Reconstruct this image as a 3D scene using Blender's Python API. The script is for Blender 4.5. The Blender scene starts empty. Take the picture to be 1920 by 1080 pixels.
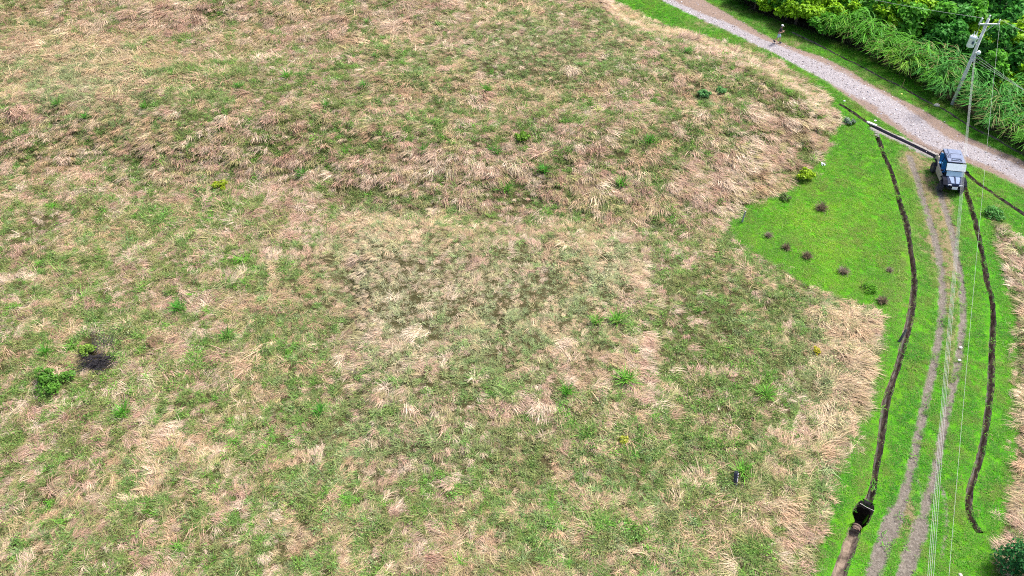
import bpy, math, random
import numpy as np
from mathutils import Vector, Matrix, Euler

scn = bpy.context.scene
COL = scn.collection
R = math.radians

# ------------------------------------------------------------------ camera, sky, sun, exposure
CAM_H, PITCH, FPX = 34.0, R(43.5), 1500.0
cam_d = bpy.data.cameras.new('camera')
cam_d.sensor_width = 36.0
cam_d.lens = 36.0 * FPX / 1920.0
cam_d.clip_start, cam_d.clip_end = 0.5, 6000.0
cam = bpy.data.objects.new('camera', cam_d)
COL.objects.link(cam)
cam.location = (0, 0, CAM_H)
cam.rotation_euler = (R(90) - PITCH, 0, 0)
scn.camera = cam

SUN_EL, SUN_AZ = R(56), math.atan2(0.50, 0.80)      # azimuth measured from +X towards +Y
world = bpy.data.worlds.new('World')
scn.world = world
world.use_nodes = True
wn = world.node_tree
wn.nodes.clear()
sky = wn.nodes.new('ShaderNodeTexSky')
sky.sky_type = 'NISHITA'
sky.sun_disc = False
sky.sun_elevation = SUN_EL
sky.sun_rotation = R(90) - SUN_AZ
sky.air_density, sky.dust_density, sky.ozone_density = 0.8, 4.0, 0.6
bg = wn.nodes.new('ShaderNodeBackground')
bg.inputs['Strength'].default_value = 0.11
wo = wn.nodes.new('ShaderNodeOutputWorld')
wn.links.new(sky.outputs[0], bg.inputs['Color'])
wn.links.new(bg.outputs[0], wo.inputs['Surface'])

sun_d = bpy.data.lights.new('sun', 'SUN')
sun_d.energy, sun_d.angle, sun_d.color = 2.2, R(11), (1.0, 0.955, 0.89)
sun = bpy.data.objects.new('sun', sun_d)
COL.objects.link(sun)
sdir = Vector((math.cos(SUN_AZ) * math.cos(SUN_EL), math.sin(SUN_AZ) * math.cos(SUN_EL), math.sin(SUN_EL)))
sun.rotation_euler = sdir.to_track_quat('Z', 'Y').to_euler()
sun.location = (30, 60, 60)

scn.view_settings.view_transform = 'Standard'
scn.view_settings.look = 'None'
scn.view_settings.exposure = 1.32
scn.view_settings.gamma = 1.0
scn.view_settings.use_curve_mapping = False
scn.render.engine = 'CYCLES'
scn.cycles.use_denoising = False
scn.cycles.filter_width = 1.1
scn.cycles.max_bounces = 5
scn.cycles.diffuse_bounces = 3
scn.cycles.transmission_bounces = 3

# ------------------------------------------------------------------ photograph pixel <-> place
SP, CP = math.sin(PITCH), math.cos(PITCH)

def ground(px, py, z=0.0):
    """the point at height z that the photograph shows at pixel (px, py)"""
    dx, up = px - 960.0, 540.0 - py
    d = (dx, FPX * CP + up * SP, -FPX * SP + up * CP)
    t = (z - CAM_H) / d[2]
    return (dx * t, d[1] * t)

def to_uv(x, y, z=0.0):
    y = np.asarray(y, float); zz = np.asarray(z, float) - CAM_H
    dep = np.maximum(y * CP - zz * SP, 0.5)
    return 960 + FPX * np.asarray(x, float) / dep, 540 - FPX * (y * SP + zz * CP) / dep

def line_w(pts):
    return np.array([ground(*p) for p in pts])

def smooth_line(P, step=0.3):
    P = np.asarray(P, float)
    Q = np.vstack([2 * P[0] - P[1], P, 2 * P[-1] - P[-2]])
    out = []
    for i in range(1, len(Q) - 2):
        p0, p1, p2, p3 = Q[i - 1:i + 3]
        n = max(2, int(np.linalg.norm(p2 - p1) / step))
        for k in range(n):
            t = k / n
            out.append(0.5 * ((2 * p1) + (-p0 + p2) * t + (2 * p0 - 5 * p1 + 4 * p2 - p3) * t * t + (-p0 + 3 * p1 - 3 * p2 + p3) * t ** 3))
    out.append(P[-1])
    return np.array(out)

def dist_line(x, y, P):
    best = np.full(np.shape(x), 1e9)
    for a, b in zip(P[:-1], P[1:]):
        d = b - a; L = max(d @ d, 1e-9)
        t = np.clip(((x - a[0]) * d[0] + (y - a[1]) * d[1]) / L, 0, 1)
        best = np.minimum(best, np.hypot(x - a[0] - t * d[0], y - a[1] - t * d[1]))
    return best

def dist_open(x, y, P):
    """distance to a line, not counting what lies beyond its two ends"""
    d = dist_line(x, y, P)
    for a, b in ((P[0], P[1]), (P[-1], P[-2])):
        t = b - a
        d = np.where(((x - a[0]) * t[0] + (y - a[1]) * t[1] < 0) & (np.hypot(x - a[0], y - a[1]) < d + 1e-6), 1e9, d)
    return d

def sdf_poly(x, y, P):
    """signed distance to a closed outline, positive inside"""
    P = np.asarray(P); d = dist_line(x, y, np.vstack([P, P[:1]]))
    ins = np.zeros(np.shape(x), bool)
    for a, b in zip(P, np.roll(P, -1, 0)):
        c = ((a[1] > y) != (b[1] > y))
        ins ^= c & (x < (b[0] - a[0]) * (y - a[1]) / (b[1] - a[1] + 1e-12) + a[0])
    return np.where(ins, d, -d)

def sstep(a, b, v):
    t = np.clip((np.asarray(v, float) - a) / (b - a), 0, 1)
    return t * t * (3 - 2 * t)

def _hash(i, j, s):
    h = (i.astype(np.int64) * 374761393 + j.astype(np.int64) * 668265263 + s * 974634777) & 0xffffffff
    h = ((h ^ (h >> 13)) * 1274126177) & 0xffffffff
    return ((h ^ (h >> 16)) & 0xffff) / 65535.0

def vnoise(x, y, f, s=0):
    x = np.asarray(x, float) * f; y = np.asarray(y, float) * f
    i, j = np.floor(x), np.floor(y)
    u, v = x - i, y - j
    u, v = u * u * (3 - 2 * u), v * v * (3 - 2 * v)
    return (_hash(i, j, s) * (1 - u) + _hash(i + 1, j, s) * u) * (1 - v) + (_hash(i, j + 1, s) * (1 - u) + _hash(i + 1, j + 1, s) * u) * v

def fbm(x, y, f, s=0, o=3):
    t, a, n = 0, 1.0, 0
    for k in range(o):
        t = t + a * vnoise(x, y, f * 2.03 ** k, s + 17 * k); n += a; a *= 0.5
    return t / n

def blobs(u, v, L):
    t = 0
    for (cu, cv, ru, rv, a) in L:
        t = t + a * np.exp(-(((u - cu) / ru) ** 2 + ((v - cv) / rv) ** 2))
    return t

# ------------------------------------------------------------------ the plan of the place
FIELD = line_w([(-900, -150), (400, -160), (1020, -120), (1160, 2), (1250, 42), (1340, 66), (1400, 88), (1460, 108), (1540, 160), (1572, 196),
                (1582, 226), (1565, 280), (1545, 318), (1505, 348), (1470, 372), (1410, 395), (1384, 420), (1390, 445),
                (1430, 468), (1470, 495), (1510, 520), (1560, 541), (1620, 561), (1664, 572), (1676, 602), (1672, 650),
                (1660, 705), (1640, 765), (1622, 820), (1602, 880), (1586, 940), (1572, 1000), (1552, 1080), (1520, 1250), (-900, 1250)])
EASTFIELD = line_w([(a - 8, b) for a, b in [(1846, 392), (1868, 400), (1900, 418), (1930, 440), (2500, 700), (2500, 1250), (1850, 1250), (1845, 1060), (1852, 1015), (1866, 975),
                    (1888, 905), (1891, 800), (1894, 700), (1893, 600), (1882, 540), (1868, 480), (1852, 430)]])
ROAD = line_w([(1060, -90), (1190, -18), (1240, 2), (1290, 26), (1347, 52), (1389, 72), (1452, 102), (1493, 124), (1545, 152), (1578, 176), (1612, 200), (1650, 226),
               (1672, 240), (1710, 268), (1751, 294), (1801, 304), (1848, 322), (1920, 357), (2200, 500),
               (2200, 420), (1920, 300), (1817, 256), (1781, 234), (1733, 205), (1684, 181), (1636, 158), (1588, 127), (1540, 104),
               (1483, 86), (1452, 73), (1400, 45), (1358, 20), (1327, 2), (1280, -30), (1160, -90)])
FOREST = line_w([(1300, -60), (1379, 2), (1400, 22), (1452, 42), (1504, 58), (1560, 80), (1612, 102), (1655, 127), (1697, 147), (1723, 162), (1745, 177),
                 (1781, 202), (1805, 217), (1841, 246), (1882, 267), (1920, 291), (2300, 480), (2600, -100), (2000, -230)])
ROADEDGE = line_w([(1060, -90), (1190, -18), (1240, 2), (1290, 26), (1347, 52), (1389, 72), (1452, 102), (1493, 124), (1545, 152), (1578, 176), (1612, 200), (1650, 226), (1672, 240), (1710, 268), (1751, 294), (1801, 304), (1848, 322), (1920, 357), (2200, 500)])
def stony(x, y, u):
    """how thick the loose stones lie across the road"""
    d = dist_line(x, y, ROADEDGE) + 0.9 * (fbm(x * 0.5 + y * 0.87, y * 0.5 - x * 0.1, 0.5, 301) - 0.5)
    c = np.interp(u, [1200, 1400, 1520, 1640, 1780, 1920], [0.5, 0.6, 1.1, 2.0, 1.9, 1.5])
    w = np.interp(u, [1200, 1450, 1640, 1920], [0.75, 0.8, 1.25, 1.0])
    b = np.interp(u, [1350, 1480, 1600], [0.25, 0.7, 0.2])
    return np.clip(np.exp(-((d - c) / w) ** 2) + b * np.exp(-((d - c - 2.4) / 0.45) ** 2), 0, 1)
TRACKS = [  # wheel ruts: outline centre and half width in metres
    ([(1705, 293), (1720, 335), (1732, 380), (1745, 419), (1756, 458), (1765, 510), (1767, 560), (1765, 599), (1757, 651), (1747, 702), (1736, 754), (1724, 806), (1718, 837), (1711, 870), (1700, 911), (1682, 960), (1668, 993), (1653, 1037), (1640, 1085), (1615, 1180)], 0.24),
    ([(1759, 350), (1768, 380), (1777, 405), (1787, 444), (1794, 480), (1802, 520), (1806, 560), (1806, 599), (1801, 651), (1793, 702), (1780, 754), (1770, 806), (1764, 830), (1754, 880), (1742, 928), (1730, 976), (1718, 1008), (1706, 1037), (1697, 1085), (1680, 1180)], 0.22),
    ([(1712, 880), (1722, 905), (1730, 933), (1728, 965)], 0.08),
    ([(1764, 905), (1771, 935), (1775, 964), (1774, 1000), (1766, 1044)], 0.09),
    ([(1700, 930), (1690, 975), (1676, 1010)], 0.10),
    ([(1678, 962), (1666, 993), (1651, 1037), (1636, 1085), (1610, 1180)], 0.38),
    ([(1728, 985), (1717, 1015), (1706, 1045), (1694, 1090), (1675, 1180)], 0.38),
]
TRACKS = [(smooth_line(line_w(p), 0.8), w) for p, w in TRACKS]
DITCHES = {  # outline centre, width, depth
    'left': ([(1643, 250), (1650, 270), (1657, 291), (1671, 322), (1687, 380), (1699, 419), (1709, 480), (1714, 520), (1712, 560), (1706, 599), (1696, 638), (1684, 684), (1670, 726), (1659, 767), (1651, 832), (1644, 868), (1637, 916), (1628, 940)], 0.34, 0.45),
    'pit': ([(1626, 942), (1619, 962), (1609, 986)], 0.85, 1.5),
    'lower': ([(1603, 992), (1593, 1024), (1573, 1080), (1535, 1180)], 0.55, 0.35),
    'right': ([(1807, 344), (1818, 380), (1829, 419), (1841, 474), (1851, 530), (1859, 560), (1862, 599), (1860, 651), (1858, 715), (1853, 767), (1843, 832), (1838, 856), (1828, 887), (1818, 921), (1817, 955), (1822, 976), (1836, 998)], 0.32, 0.45),
    'verge': ([(1482, 60), (1525, 80), (1560, 98), (1600, 118), (1648, 143), (1689, 163), (1733, 188), (1769, 205), (1795, 222), (1829, 243), (1862, 258), (1920, 291), (2050, 350)], 0.24, 0.28),
    'corner': ([(1801, 312), (1821, 334), (1862, 363), (1920, 402), (2020, 460)], 0.36, 0.35),
    'roadside': ([(1574, 195), (1600, 212), (1620, 226), (1634, 235)], 0.34, 0.35),
}
DITCHES = {k: (smooth_line(line_w(p), 0.3), w, d) for k, (p, w, d) in DITCHES.items()}
GUTTER = (smooth_line(line_w([(1636, 237), (1646, 242), (1672, 255), (1700, 268), (1725, 280), (1753, 294)]), 0.4), 0.42, 0.22)

PIT_A = DITCHES['pit'][0][-1] - DITCHES['pit'][0][0]
PIT_C, PIT_L = (DITCHES['pit'][0][0] + DITCHES['pit'][0][-1]) / 2, float(np.hypot(*PIT_A)) / 2
PIT_A = PIT_A / np.hypot(*PIT_A); PIT_N = np.array([-PIT_A[1], PIT_A[0]])
def pit_r(x, y):
    """about how far outside the pit's rim a point lies"""
    a, b = (x - PIT_C[0]) * PIT_A[0] + (y - PIT_C[1]) * PIT_A[1], (x - PIT_C[0]) * PIT_N[0] + (y - PIT_C[1]) * PIT_N[1]
    return (np.sqrt((a / (PIT_L + 0.1)) ** 2 + (b / 0.43) ** 2) - 1) * 0.43

def terrain(x, y):
    """height of the land before the ditches are cut"""
    x = np.asarray(x, float); y = np.asarray(y, float)
    u, v = to_uv(x, y)
    v = v + 60 * (fbm(x, y, 0.14, 13) - 0.5) * sstep(700, 500, v); u = u + 60 * (fbm(x, y, 0.2, 14) - 0.5) * sstep(1350, 1250, u)
    fi = sdf_poly(x, y, FIELD)
    near = sstep(0, 1, (fi - 0.2) / (2.6 + 6.5 * sstep(980, 1180, u) * sstep(250, 170, v)))
    crest = np.interp(u, [-400, 0, 400, 540, 700, 900, 1100, 1300, 1450, 1580], [225, 230, 240, 250, 268, 270, 275, 255, 215, 190])
    toe = np.interp(u, [-400, 0, 400, 540, 700, 900, 1100, 1300, 1400, 1500, 1580], [330, 335, 360, 372, 402, 422, 440, 436, 410, 330, 240])
    z = 0.25 + 2.1 * sstep(0, 1, (toe - v) / (toe - crest))
    z = z + 1.0 * sstep(125, 45, v) * sstep(950, 700, u)
    z = z + 0.5 * sstep(240, 190, v) * sstep(640, 760, u)
    pad = sstep(1215, 1150, u - (v - 440) * 0.12) * sstep(655, 730, u) * sstep(385, 490, v) * sstep(930, 690, v)
    z = z + 0.65 * pad
    z = z + 0.5 * (fbm(x, y, 0.16, 5) - 0.5) + 0.22 * (vnoise(x, y, 0.75, 9) - 0.5)
    z = z * near
    e = sdf_poly(x, y, EASTFIELD)
    z = z + sstep(0, 2.5, e) * (0.35 + 0.3 * (fbm(x, y, 0.3, 7) - 0.5))
    z = z + 0.05 * (fbm(x, y, 0.5, 3) - 0.5) * sstep(0, -1, sdf_poly(x, y, ROAD))
    pitb = dist_line(x, y, GUTTER[0])
    return z * sstep(160, 115, y) * sstep(130, 95, np.abs(x)) + 0 * pitb

def ditch_clear(x, y):
    """distance to the nearest ditch edge (negative inside one)"""
    d = np.full(np.shape(x), 1e9)
    for P, w, dep in list(DITCHES.values()) + [GUTTER]:
        d = np.minimum(d, dist_line(x, y, P) - w / 2)
    return d

def track_d(x, y):
    d = np.full(np.shape(x), 1e9)
    for P, w in TRACKS:
        d = np.minimum(d, dist_line(x, y, P) - w)
    return d

WEAR = [(1712, 300, 34, 30, 0.9), (1745, 350, 30, 40, 0.7), (1765, 420, 26, 60, 0.5), (1690, 1010, 40, 70, 0.25), (1735, 520, 60, 160, 0.12), (1785, 560, 14, 160, 0.45), (1778, 720, 12, 120, 0.35), (1740, 430, 50, 60, .35), (1775, 500, 40, 80, .3), (1690, 1000, 40, 70, .25), (1705, 950, 20, 40, .4),
        (1475, 85, 60, 18, 0.35), (1620, 165, 60, 24, 0.3), (1320, 45, 60, 16, 0.55), (1400, 86, 40, 12, 0.5), (1480, 448, 40, 14, .35), (1560, 440, 30, 20, .25), (1870, 385, 25, 14, .5), (1570, 125, 60, 16, .32), (1700, 195, 60, 14, .2), (1850, 300, 50, 12, .3), (1480, 82, 60, 10, .3), (1425, 45, 60, 14, .45), (1365, 18, 50, 14, .45), (1600, 140, 50, 12, .35), (1660, 168, 40, 12, .35), (1750, 215, 50, 12, .35), (1660, 228, 14, 10, .4)]

def zones(x, y, z):
    u, v = to_uv(x, y, z)
    return dict(field=np.maximum(sdf_poly(x, y, FIELD), sdf_poly(x, y, EASTFIELD)), road=sdf_poly(x, y, ROAD), track=-track_d(x, y),
                forest=sdf_poly(x, y, FOREST), wear=np.clip(blobs(u, v, WEAR), 0, 1), ditch=-ditch_clear(x, y), stony=stony(x, y, u))

# ------------------------------------------------------------------ materials
def new_mat(name):
    m = bpy.data.materials.new(name); m.use_nodes = True
    nt = m.node_tree; nt.nodes.clear()
    out = nt.nodes.new('ShaderNodeOutputMaterial')
    return m, nt, out

class NT:
    """a little node-graph writer"""
    def __init__(self, nt): self.nt = nt
    def n(self, typ, **kw):
        nd = self.nt.nodes.new(typ)
        for k, v in kw.items(): setattr(nd, k, v)
        return nd
    def put(self, sock, v):
        if hasattr(v, 'is_output'): self.nt.links.new(v, sock)
        elif isinstance(v, tuple) and len(v) == 3 and sock.type == 'RGBA': sock.default_value = (*v, 1)
        else: sock.default_value = v
    def math(self, op, a, b=0.0, c=0.0, clamp=False):
        nd = self.n('ShaderNodeMath', operation=op, use_clamp=clamp)
        self.put(nd.inputs[0], a); self.put(nd.inputs[1], b); self.put(nd.inputs[2], c)
        return nd.outputs[0]
    def mix(self, f, a, b, blend='MIX'):
        nd = self.n('ShaderNodeMix', data_type='RGBA', blend_type=blend)
        self.put(nd.inputs[0], f); self.put(nd.inputs[6], a); self.put(nd.inputs[7], b)
        return nd.outputs[2]
    def noise(self, scale, detail=4, rough=0.55, vec=None, out=0):
        nd = self.n('ShaderNodeTexNoise')
        nd.inputs['Scale'].default_value = scale; nd.inputs['Detail'].default_value = detail; nd.inputs['Roughness'].default_value = rough
        if vec is not None: self.nt.links.new(vec, nd.inputs['Vector'])
        return nd.outputs[out]
    def attr(self, name, typ='GEOMETRY', out='Fac'):
        nd = self.n('ShaderNodeAttribute', attribute_name=name, attribute_type=typ)
        return nd.outputs[out]
    def ramp(self, f, stops):
        nd = self.n('ShaderNodeValToRGB')
        cr = nd.color_ramp
        while len(cr.elements) < len(stops): cr.elements.new(0.5)
        for e, (p, c) in zip(cr.elements, stops): e.position = p; e.color = (*c, 1)
        self.put(nd.inputs[0], f)
        return nd.outputs[0]
    def sm(self, a, b, v):
        nd = self.n('ShaderNodeMapRange', interpolation_type='SMOOTHSTEP')
        self.put(nd.inputs[0], v); nd.inputs[1].default_value = a; nd.inputs[2].default_value = b
        return nd.outputs[0]

def simple(name, col, rough=0.6, metal=0.0, var=0.25, scale=6.0, bump=0.0, spec=0.5):
    m, nt, out = new_mat(name); g = NT(nt)
    p = g.n('ShaderNodeBsdfPrincipled')
    tc = g.n('ShaderNodeTexCoord').outputs['Object']
    f = g.noise(scale, 5, 0.6, tc)
    lo = tuple(c * (1 - var) for c in col); hi = tuple(min(1, c * (1 + var)) for c in col)
    g.put(p.inputs['Base Color'], g.mix(g.sm(0.3, 0.7, f), lo, hi))
    g.put(p.inputs['Roughness'], g.math('MULTIPLY_ADD', f, 0.25, rough - 0.12))
    p.inputs['Metallic'].default_value = metal
    p.inputs['Specular IOR Level'].default_value = spec
    if bump:
        b = g.n('ShaderNodeBump'); b.inputs['Strength'].default_value = bump; b.inputs['Distance'].default_value = 0.02
        nt.links.new(g.noise(scale * 4, 4, 0.6, tc), b.inputs['Height']); nt.links.new(b.outputs[0], p.inputs['Normal'])
    nt.links.new(p.outputs[0], out.inputs[0])
    return m

def ground_material():
    m, nt, out = new_mat('land'); g = NT(nt)
    geo = g.n('ShaderNodeNewGeometry').outputs['Position']
    n1 = g.noise(0.35, 5, 0.6, geo); n2 = g.noise(2.2, 5, 0.6, geo); n3 = g.noise(9.0, 5, 0.65, geo); n4 = g.noise(28.0, 3, 0.6, geo)
    # short mown grass
    lawn = g.ramp(g.math('MULTIPLY_ADD', n2, 0.55, g.math('MULTIPLY', n3, 0.45)), [(0.30, (0.030, 0.145, 0.005)), (0.47, (0.052, 0.24, 0.006)), (0.60, (0.095, 0.31, 0.010)), (0.74, (0.24, 0.43, 0.03))])
    lawn = g.mix(g.sm(0.42, 0.66, n1), lawn, g.mix(0.6, lawn, (0.115, 0.26, 0.010)))
    dry = g.ramp(n3, [(0.3, (0.10, 0.085, 0.030)), (0.5, (0.20, 0.165, 0.085)), (0.7, (0.30, 0.25, 0.15))])
    w = g.attr('wear')
    lawn = g.mix(g.sm(0.30, 0.75, g.math('MULTIPLY_ADD', n2, 0.55, g.math('MULTIPLY_ADD', w, 0.9, -0.1))), lawn, dry)
    # bare earth ruts
    soil = g.ramp(g.math('MULTIPLY_ADD', n3, 0.6, g.math('MULTIPLY', n4, 0.4)), [(0.32, (0.080, 0.067, 0.054)), (0.5, (0.165, 0.143, 0.118)), (0.68, (0.29, 0.258, 0.222))])
    wob = g.math('MULTIPLY_ADD', n3, 0.28, g.math('MULTIPLY_ADD', n2, 0.32, -0.29))
    c = g.mix(g.sm(-0.06, 0.10, g.math('ADD', g.attr('track'), wob)), lawn, soil)
    # gravel road
    rg = g.ramp(g.math('MULTIPLY_ADD', n3, 0.55, g.math('MULTIPLY', n4, 0.45)), [(0.34, (0.19, 0.165, 0.165)), (0.5, (0.30, 0.275, 0.285)), (0.66, (0.47, 0.45, 0.475))])
    dirt = g.ramp(n3, [(0.3, (0.165, 0.118, 0.092)), (0.7, (0.30, 0.225, 0.185))])
    rg = g.mix(g.sm(0.25, 0.62, g.math('ADD', g.attr('stony'), g.math('MULTIPLY_ADD', n2, 0.7, -0.35))), dirt, rg)
    c = g.mix(g.sm(-0.15, 0.35, g.math('ADD', g.attr('road'), g.math('MULTIPLY', wob, 1.6))), c, rg)
    # old field under the grass: thatch and earth
    th = g.ramp(g.math('MULTIPLY_ADD', n3, 0.55, g.math('MULTIPLY', n2, 0.45)), [(0.32, (0.028, 0.022, 0.012)), (0.46, (0.045, 0.045, 0.015)), (0.58, (0.075, 0.062, 0.028)), (0.72, (0.12, 0.09, 0.055))])
    c = g.mix(g.sm(0.35, 0.75, g.math('ADD', g.attr('field'), wob)), c, th)
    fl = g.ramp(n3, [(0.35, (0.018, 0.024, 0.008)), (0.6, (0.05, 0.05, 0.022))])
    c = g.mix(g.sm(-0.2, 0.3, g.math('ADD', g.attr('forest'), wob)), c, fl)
    p = g.n('ShaderNodeBsdfPrincipled')
    g.put(p.inputs['Base Color'], c); p.inputs['Roughness'].default_value = 0.95; p.inputs['Specular IOR Level'].default_value = 0.15
    b = g.n('ShaderNodeBump'); b.inputs['Strength'].default_value = 0.9; b.inputs['Distance'].default_value = 0.07
    nt.links.new(g.math('MULTIPLY_ADD', n4, 0.35, n3), b.inputs['Height']); nt.links.new(b.outputs[0], p.inputs['Normal'])
    nt.links.new(p.outputs[0], out.inputs[0])
    return m

def leaf_material(name, instanced, trans=0.3):
    """colour of the plant itself, varied leaf by leaf"""
    m, nt, out = new_mat(name); g = NT(nt)
    if instanced: c = g.attr('col', 'INSTANCER', 'Color')
    else: c = g.n('ShaderNodeObjectInfo').outputs['Color']
    r = g.attr('rnd'); q = g.attr('tint')
    c = g.mix(1.0, c, g.ramp(r, [(0.0, (0.55, 0.55, 0.55)), (0.5, (0.95, 0.95, 0.95)), (1.0, (1.45, 1.4, 1.3))]), 'MULTIPLY')
    c = g.mix(g.math('MULTIPLY', g.sm(0.80, 0.97, q), 0.75), c, (0.34, 0.27, 0.12))
    d = g.n('ShaderNodeBsdfDiffuse'); t = g.n('ShaderNodeBsdfTranslucent'); gl = g.n('ShaderNodeBsdfGlossy')
    gl.inputs['Roughness'].default_value = 0.5; g.put(gl.inputs['Color'], (0.9, 0.95, 1.0))
    g.put(d.inputs['Color'], c); g.put(t.inputs['Color'], c)
    mx = g.n('ShaderNodeMixShader'); mx.inputs[0].default_value = trans
    nt.links.new(d.outputs[0], mx.inputs[1]); nt.links.new(t.outputs[0], mx.inputs[2])
    m2 = g.n('ShaderNodeMixShader'); m2.inputs[0].default_value = 0.012
    nt.links.new(mx.outputs[0], m2.inputs[1]); nt.links.new(gl.outputs[0], m2.inputs[2])
    nt.links.new(m2.outputs[0], out.inputs[0])
    return m

def pebble_material():
    m, nt, out = new_mat('pebble'); g = NT(nt)
    p = g.n('ShaderNodeBsdfPrincipled')
    g.put(p.inputs['Base Color'], g.attr('col', 'INSTANCER', 'Color')); p.inputs['Roughness'].default_value = 0.85
    nt.links.new(p.outputs[0], out.inputs[0])
    return m

M_LAND = ground_material()
M_GRASS = leaf_material('grass_blade', True, 0.25)
M_LEAF = leaf_material('plant_leaf', False, 0.3)
M_PEB = pebble_material()
M_SOIL = simple('ditch_soil', (0.20, 0.155, 0.12), 0.95, 0, 0.6, 3.0, 0.8, 0.1)
M_MUD = simple('wet_mud', (0.055, 0.043, 0.035), 0.5, 0, 0.5, 4.0, 0.5, 0.3)
M_CONC = simple('concrete', (0.25, 0.23, 0.215), 0.85, 0, 0.22, 5.0, 0.3, 0.2)
M_CONCD = simple('dark_concrete', (0.12, 0.105, 0.125), 0.8, 0, 0.25, 5.0, 0.2, 0.2)  # inside of the gutter channel, darker and more purple than its edges
M_BARK = simple('bark', (0.11, 0.085, 0.06), 0.95, 0, 0.4, 8.0, 0.6, 0.1)

# ------------------------------------------------------------------ object helpers
def link(name, me, parent=None, mat=None):
    o = bpy.data.objects.new(name, me)
    COL.objects.link(o)
    if mat is not None: me.materials.append(mat)
    if parent is not None: o.parent = parent
    return o

def tag(o, label=None, cat=None, group=None, kind=None):
    for k, v in (('label', label), ('category', cat), ('group', group), ('kind', kind)):
        if v: o[k] = v
    return o

def empty(name, loc, rz=0.0):
    o = bpy.data.objects.new(name, None); COL.objects.link(o)
    o.location = loc; o.rotation_euler = (0, 0, rz); o.empty_display_size = 0.3
    return o

def fast_mesh(name, V, F=None, loops=None, starts=None, counts=None):
    me = bpy.data.meshes.new(name)
    if F is not None:
        me.from_pydata([tuple(v) for v in V], [], F)
    else:
        V = np.asarray(V, np.float32)
        me.vertices.add(len(V)); me.vertices.foreach_set('co', V.ravel())
        me.loops.add(len(loops)); me.loops.foreach_set('vertex_index', np.asarray(loops, np.int32))
        me.polygons.add(len(starts)); me.polygons.foreach_set('loop_start', np.asarray(starts, np.int32))
        me.update(calc_edges=True)
    me.validate()
    return me

def fattr(me, name, vals):
    a = me.attributes.new(name, 'FLOAT', 'POINT'); a.data.foreach_set('value', np.asarray(vals, np.float32))

class MB:
    """collects boxes, tubes and prisms into one mesh"""
    def __init__(self): self.v, self.f = [], []
    def add(self, V, F):
        k = len(self.v); self.v += [tuple(p) for p in V]; self.f += [tuple(i + k for i in f) for f in F]; return self
    def box(self, c, s, rot=None, taper=1.0):
        M = Matrix.Identity(3) if rot is None else Euler(rot).to_matrix()
        V = []
        for sz in (-1, 1):
            t = taper if sz > 0 else 1.0
            for sx, sy in ((-1, -1), (1, -1), (1, 1), (-1, 1)):
                V.append(M @ Vector((sx * s[0] / 2 * t, sy * s[1] / 2 * t, sz * s[2] / 2)) + Vector(c))
        return self.add(V, [(3, 2, 1, 0), (4, 5, 6, 7), (0, 1, 5, 4), (1, 2, 6, 5), (2, 3, 7, 6), (3, 0, 4, 7)])
    def tube(self, pts, rad, n=8, cap=True):
        pts = [Vector(p) for p in pts]; rad = rad if isinstance(rad, (list, tuple)) else [rad] * len(pts)
        V, F = [], []; ref = None
        for i, p in enumerate(pts):
            d = (pts[min(i + 1, len(pts) - 1)] - pts[max(i - 1, 0)]).normalized()
            a = (Vector((0, 0, 1)) if abs(d.z) < 0.9 else Vector((1, 0, 0))) if ref is None else ref
            x = (a - d * a.dot(d)).normalized(); ref = x; y = d.cross(x)
            for k in range(n):
                t = 2 * math.pi * k / n; V.append(p + (x * math.cos(t) + y * math.sin(t)) * rad[i])
        for i in range(len(pts) - 1):
            for k in range(n):
                F.append((i * n + k, i * n + (k + 1) % n, (i + 1) * n + (k + 1) % n, (i + 1) * n + k))
        if cap: F += [tuple(range(n))[::-1], tuple(range((len(pts) - 1) * n, len(pts) * n))]
        return self.add(V, F)
    def lathe(self, prof, n=16, M=None):
        """profile of (radius, height) turned about z, then moved by M"""
        V, F = [], []; M = M or Matrix.Identity(4)
        for r, h in prof:
            for k in range(n):
                t = 2 * math.pi * k / n; V.append(M @ Vector((r * math.cos(t), r * math.sin(t), h)))
        for i in range(len(prof) - 1):
            for k in range(n): F.append((i * n + k, i * n + (k + 1) % n, (i + 1) * n + (k + 1) % n, (i + 1) * n + k))
        F += [tuple(range(n))[::-1], tuple(range((len(prof) - 1) * n, len(prof) * n))]
        return self.add(V, F)
    def prism(self, prof, y0, y1):
        """side outline in (x, z) drawn out from y0 to y1"""
        n = len(prof); V = [(x, y0, z) for x, z in prof] + [(x, y1, z) for x, z in prof]
        F = [tuple(range(n)), tuple(range(2 * n - 1, n - 1, -1))] + [(i, i + n, (i + 1) % n + n, (i + 1) % n) for i in range(n)]
        return self.add(V, F)
    def build(self, name, mat, parent=None, bevel=0.0, smooth=False):
        me = fast_mesh(name, self.v, self.f)
        if smooth: me.polygons.foreach_set('use_smooth', [True] * len(me.polygons))
        o = link(name, me, parent, mat)
        if bevel:
            b = o.modifiers.new('bevel', 'BEVEL'); b.width = bevel; b.segments = 2; b.limit_method = 'ANGLE'; b.angle_limit = R(35)
        return o

# ------------------------------------------------------------------ land: one sheet, split by what covers it
def axis(a, b, step, far):
    c = list(np.arange(a, b + 1e-6, step)); d = step
    lo, hi = [], []
    x = a
    while x > -far: d *= 1.45; x -= d; lo.append(x)
    d = step; x = b
    while x < far: d *= 1.45; x += d; hi.append(x)
    return np.array(lo[::-1] + c + hi)

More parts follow.
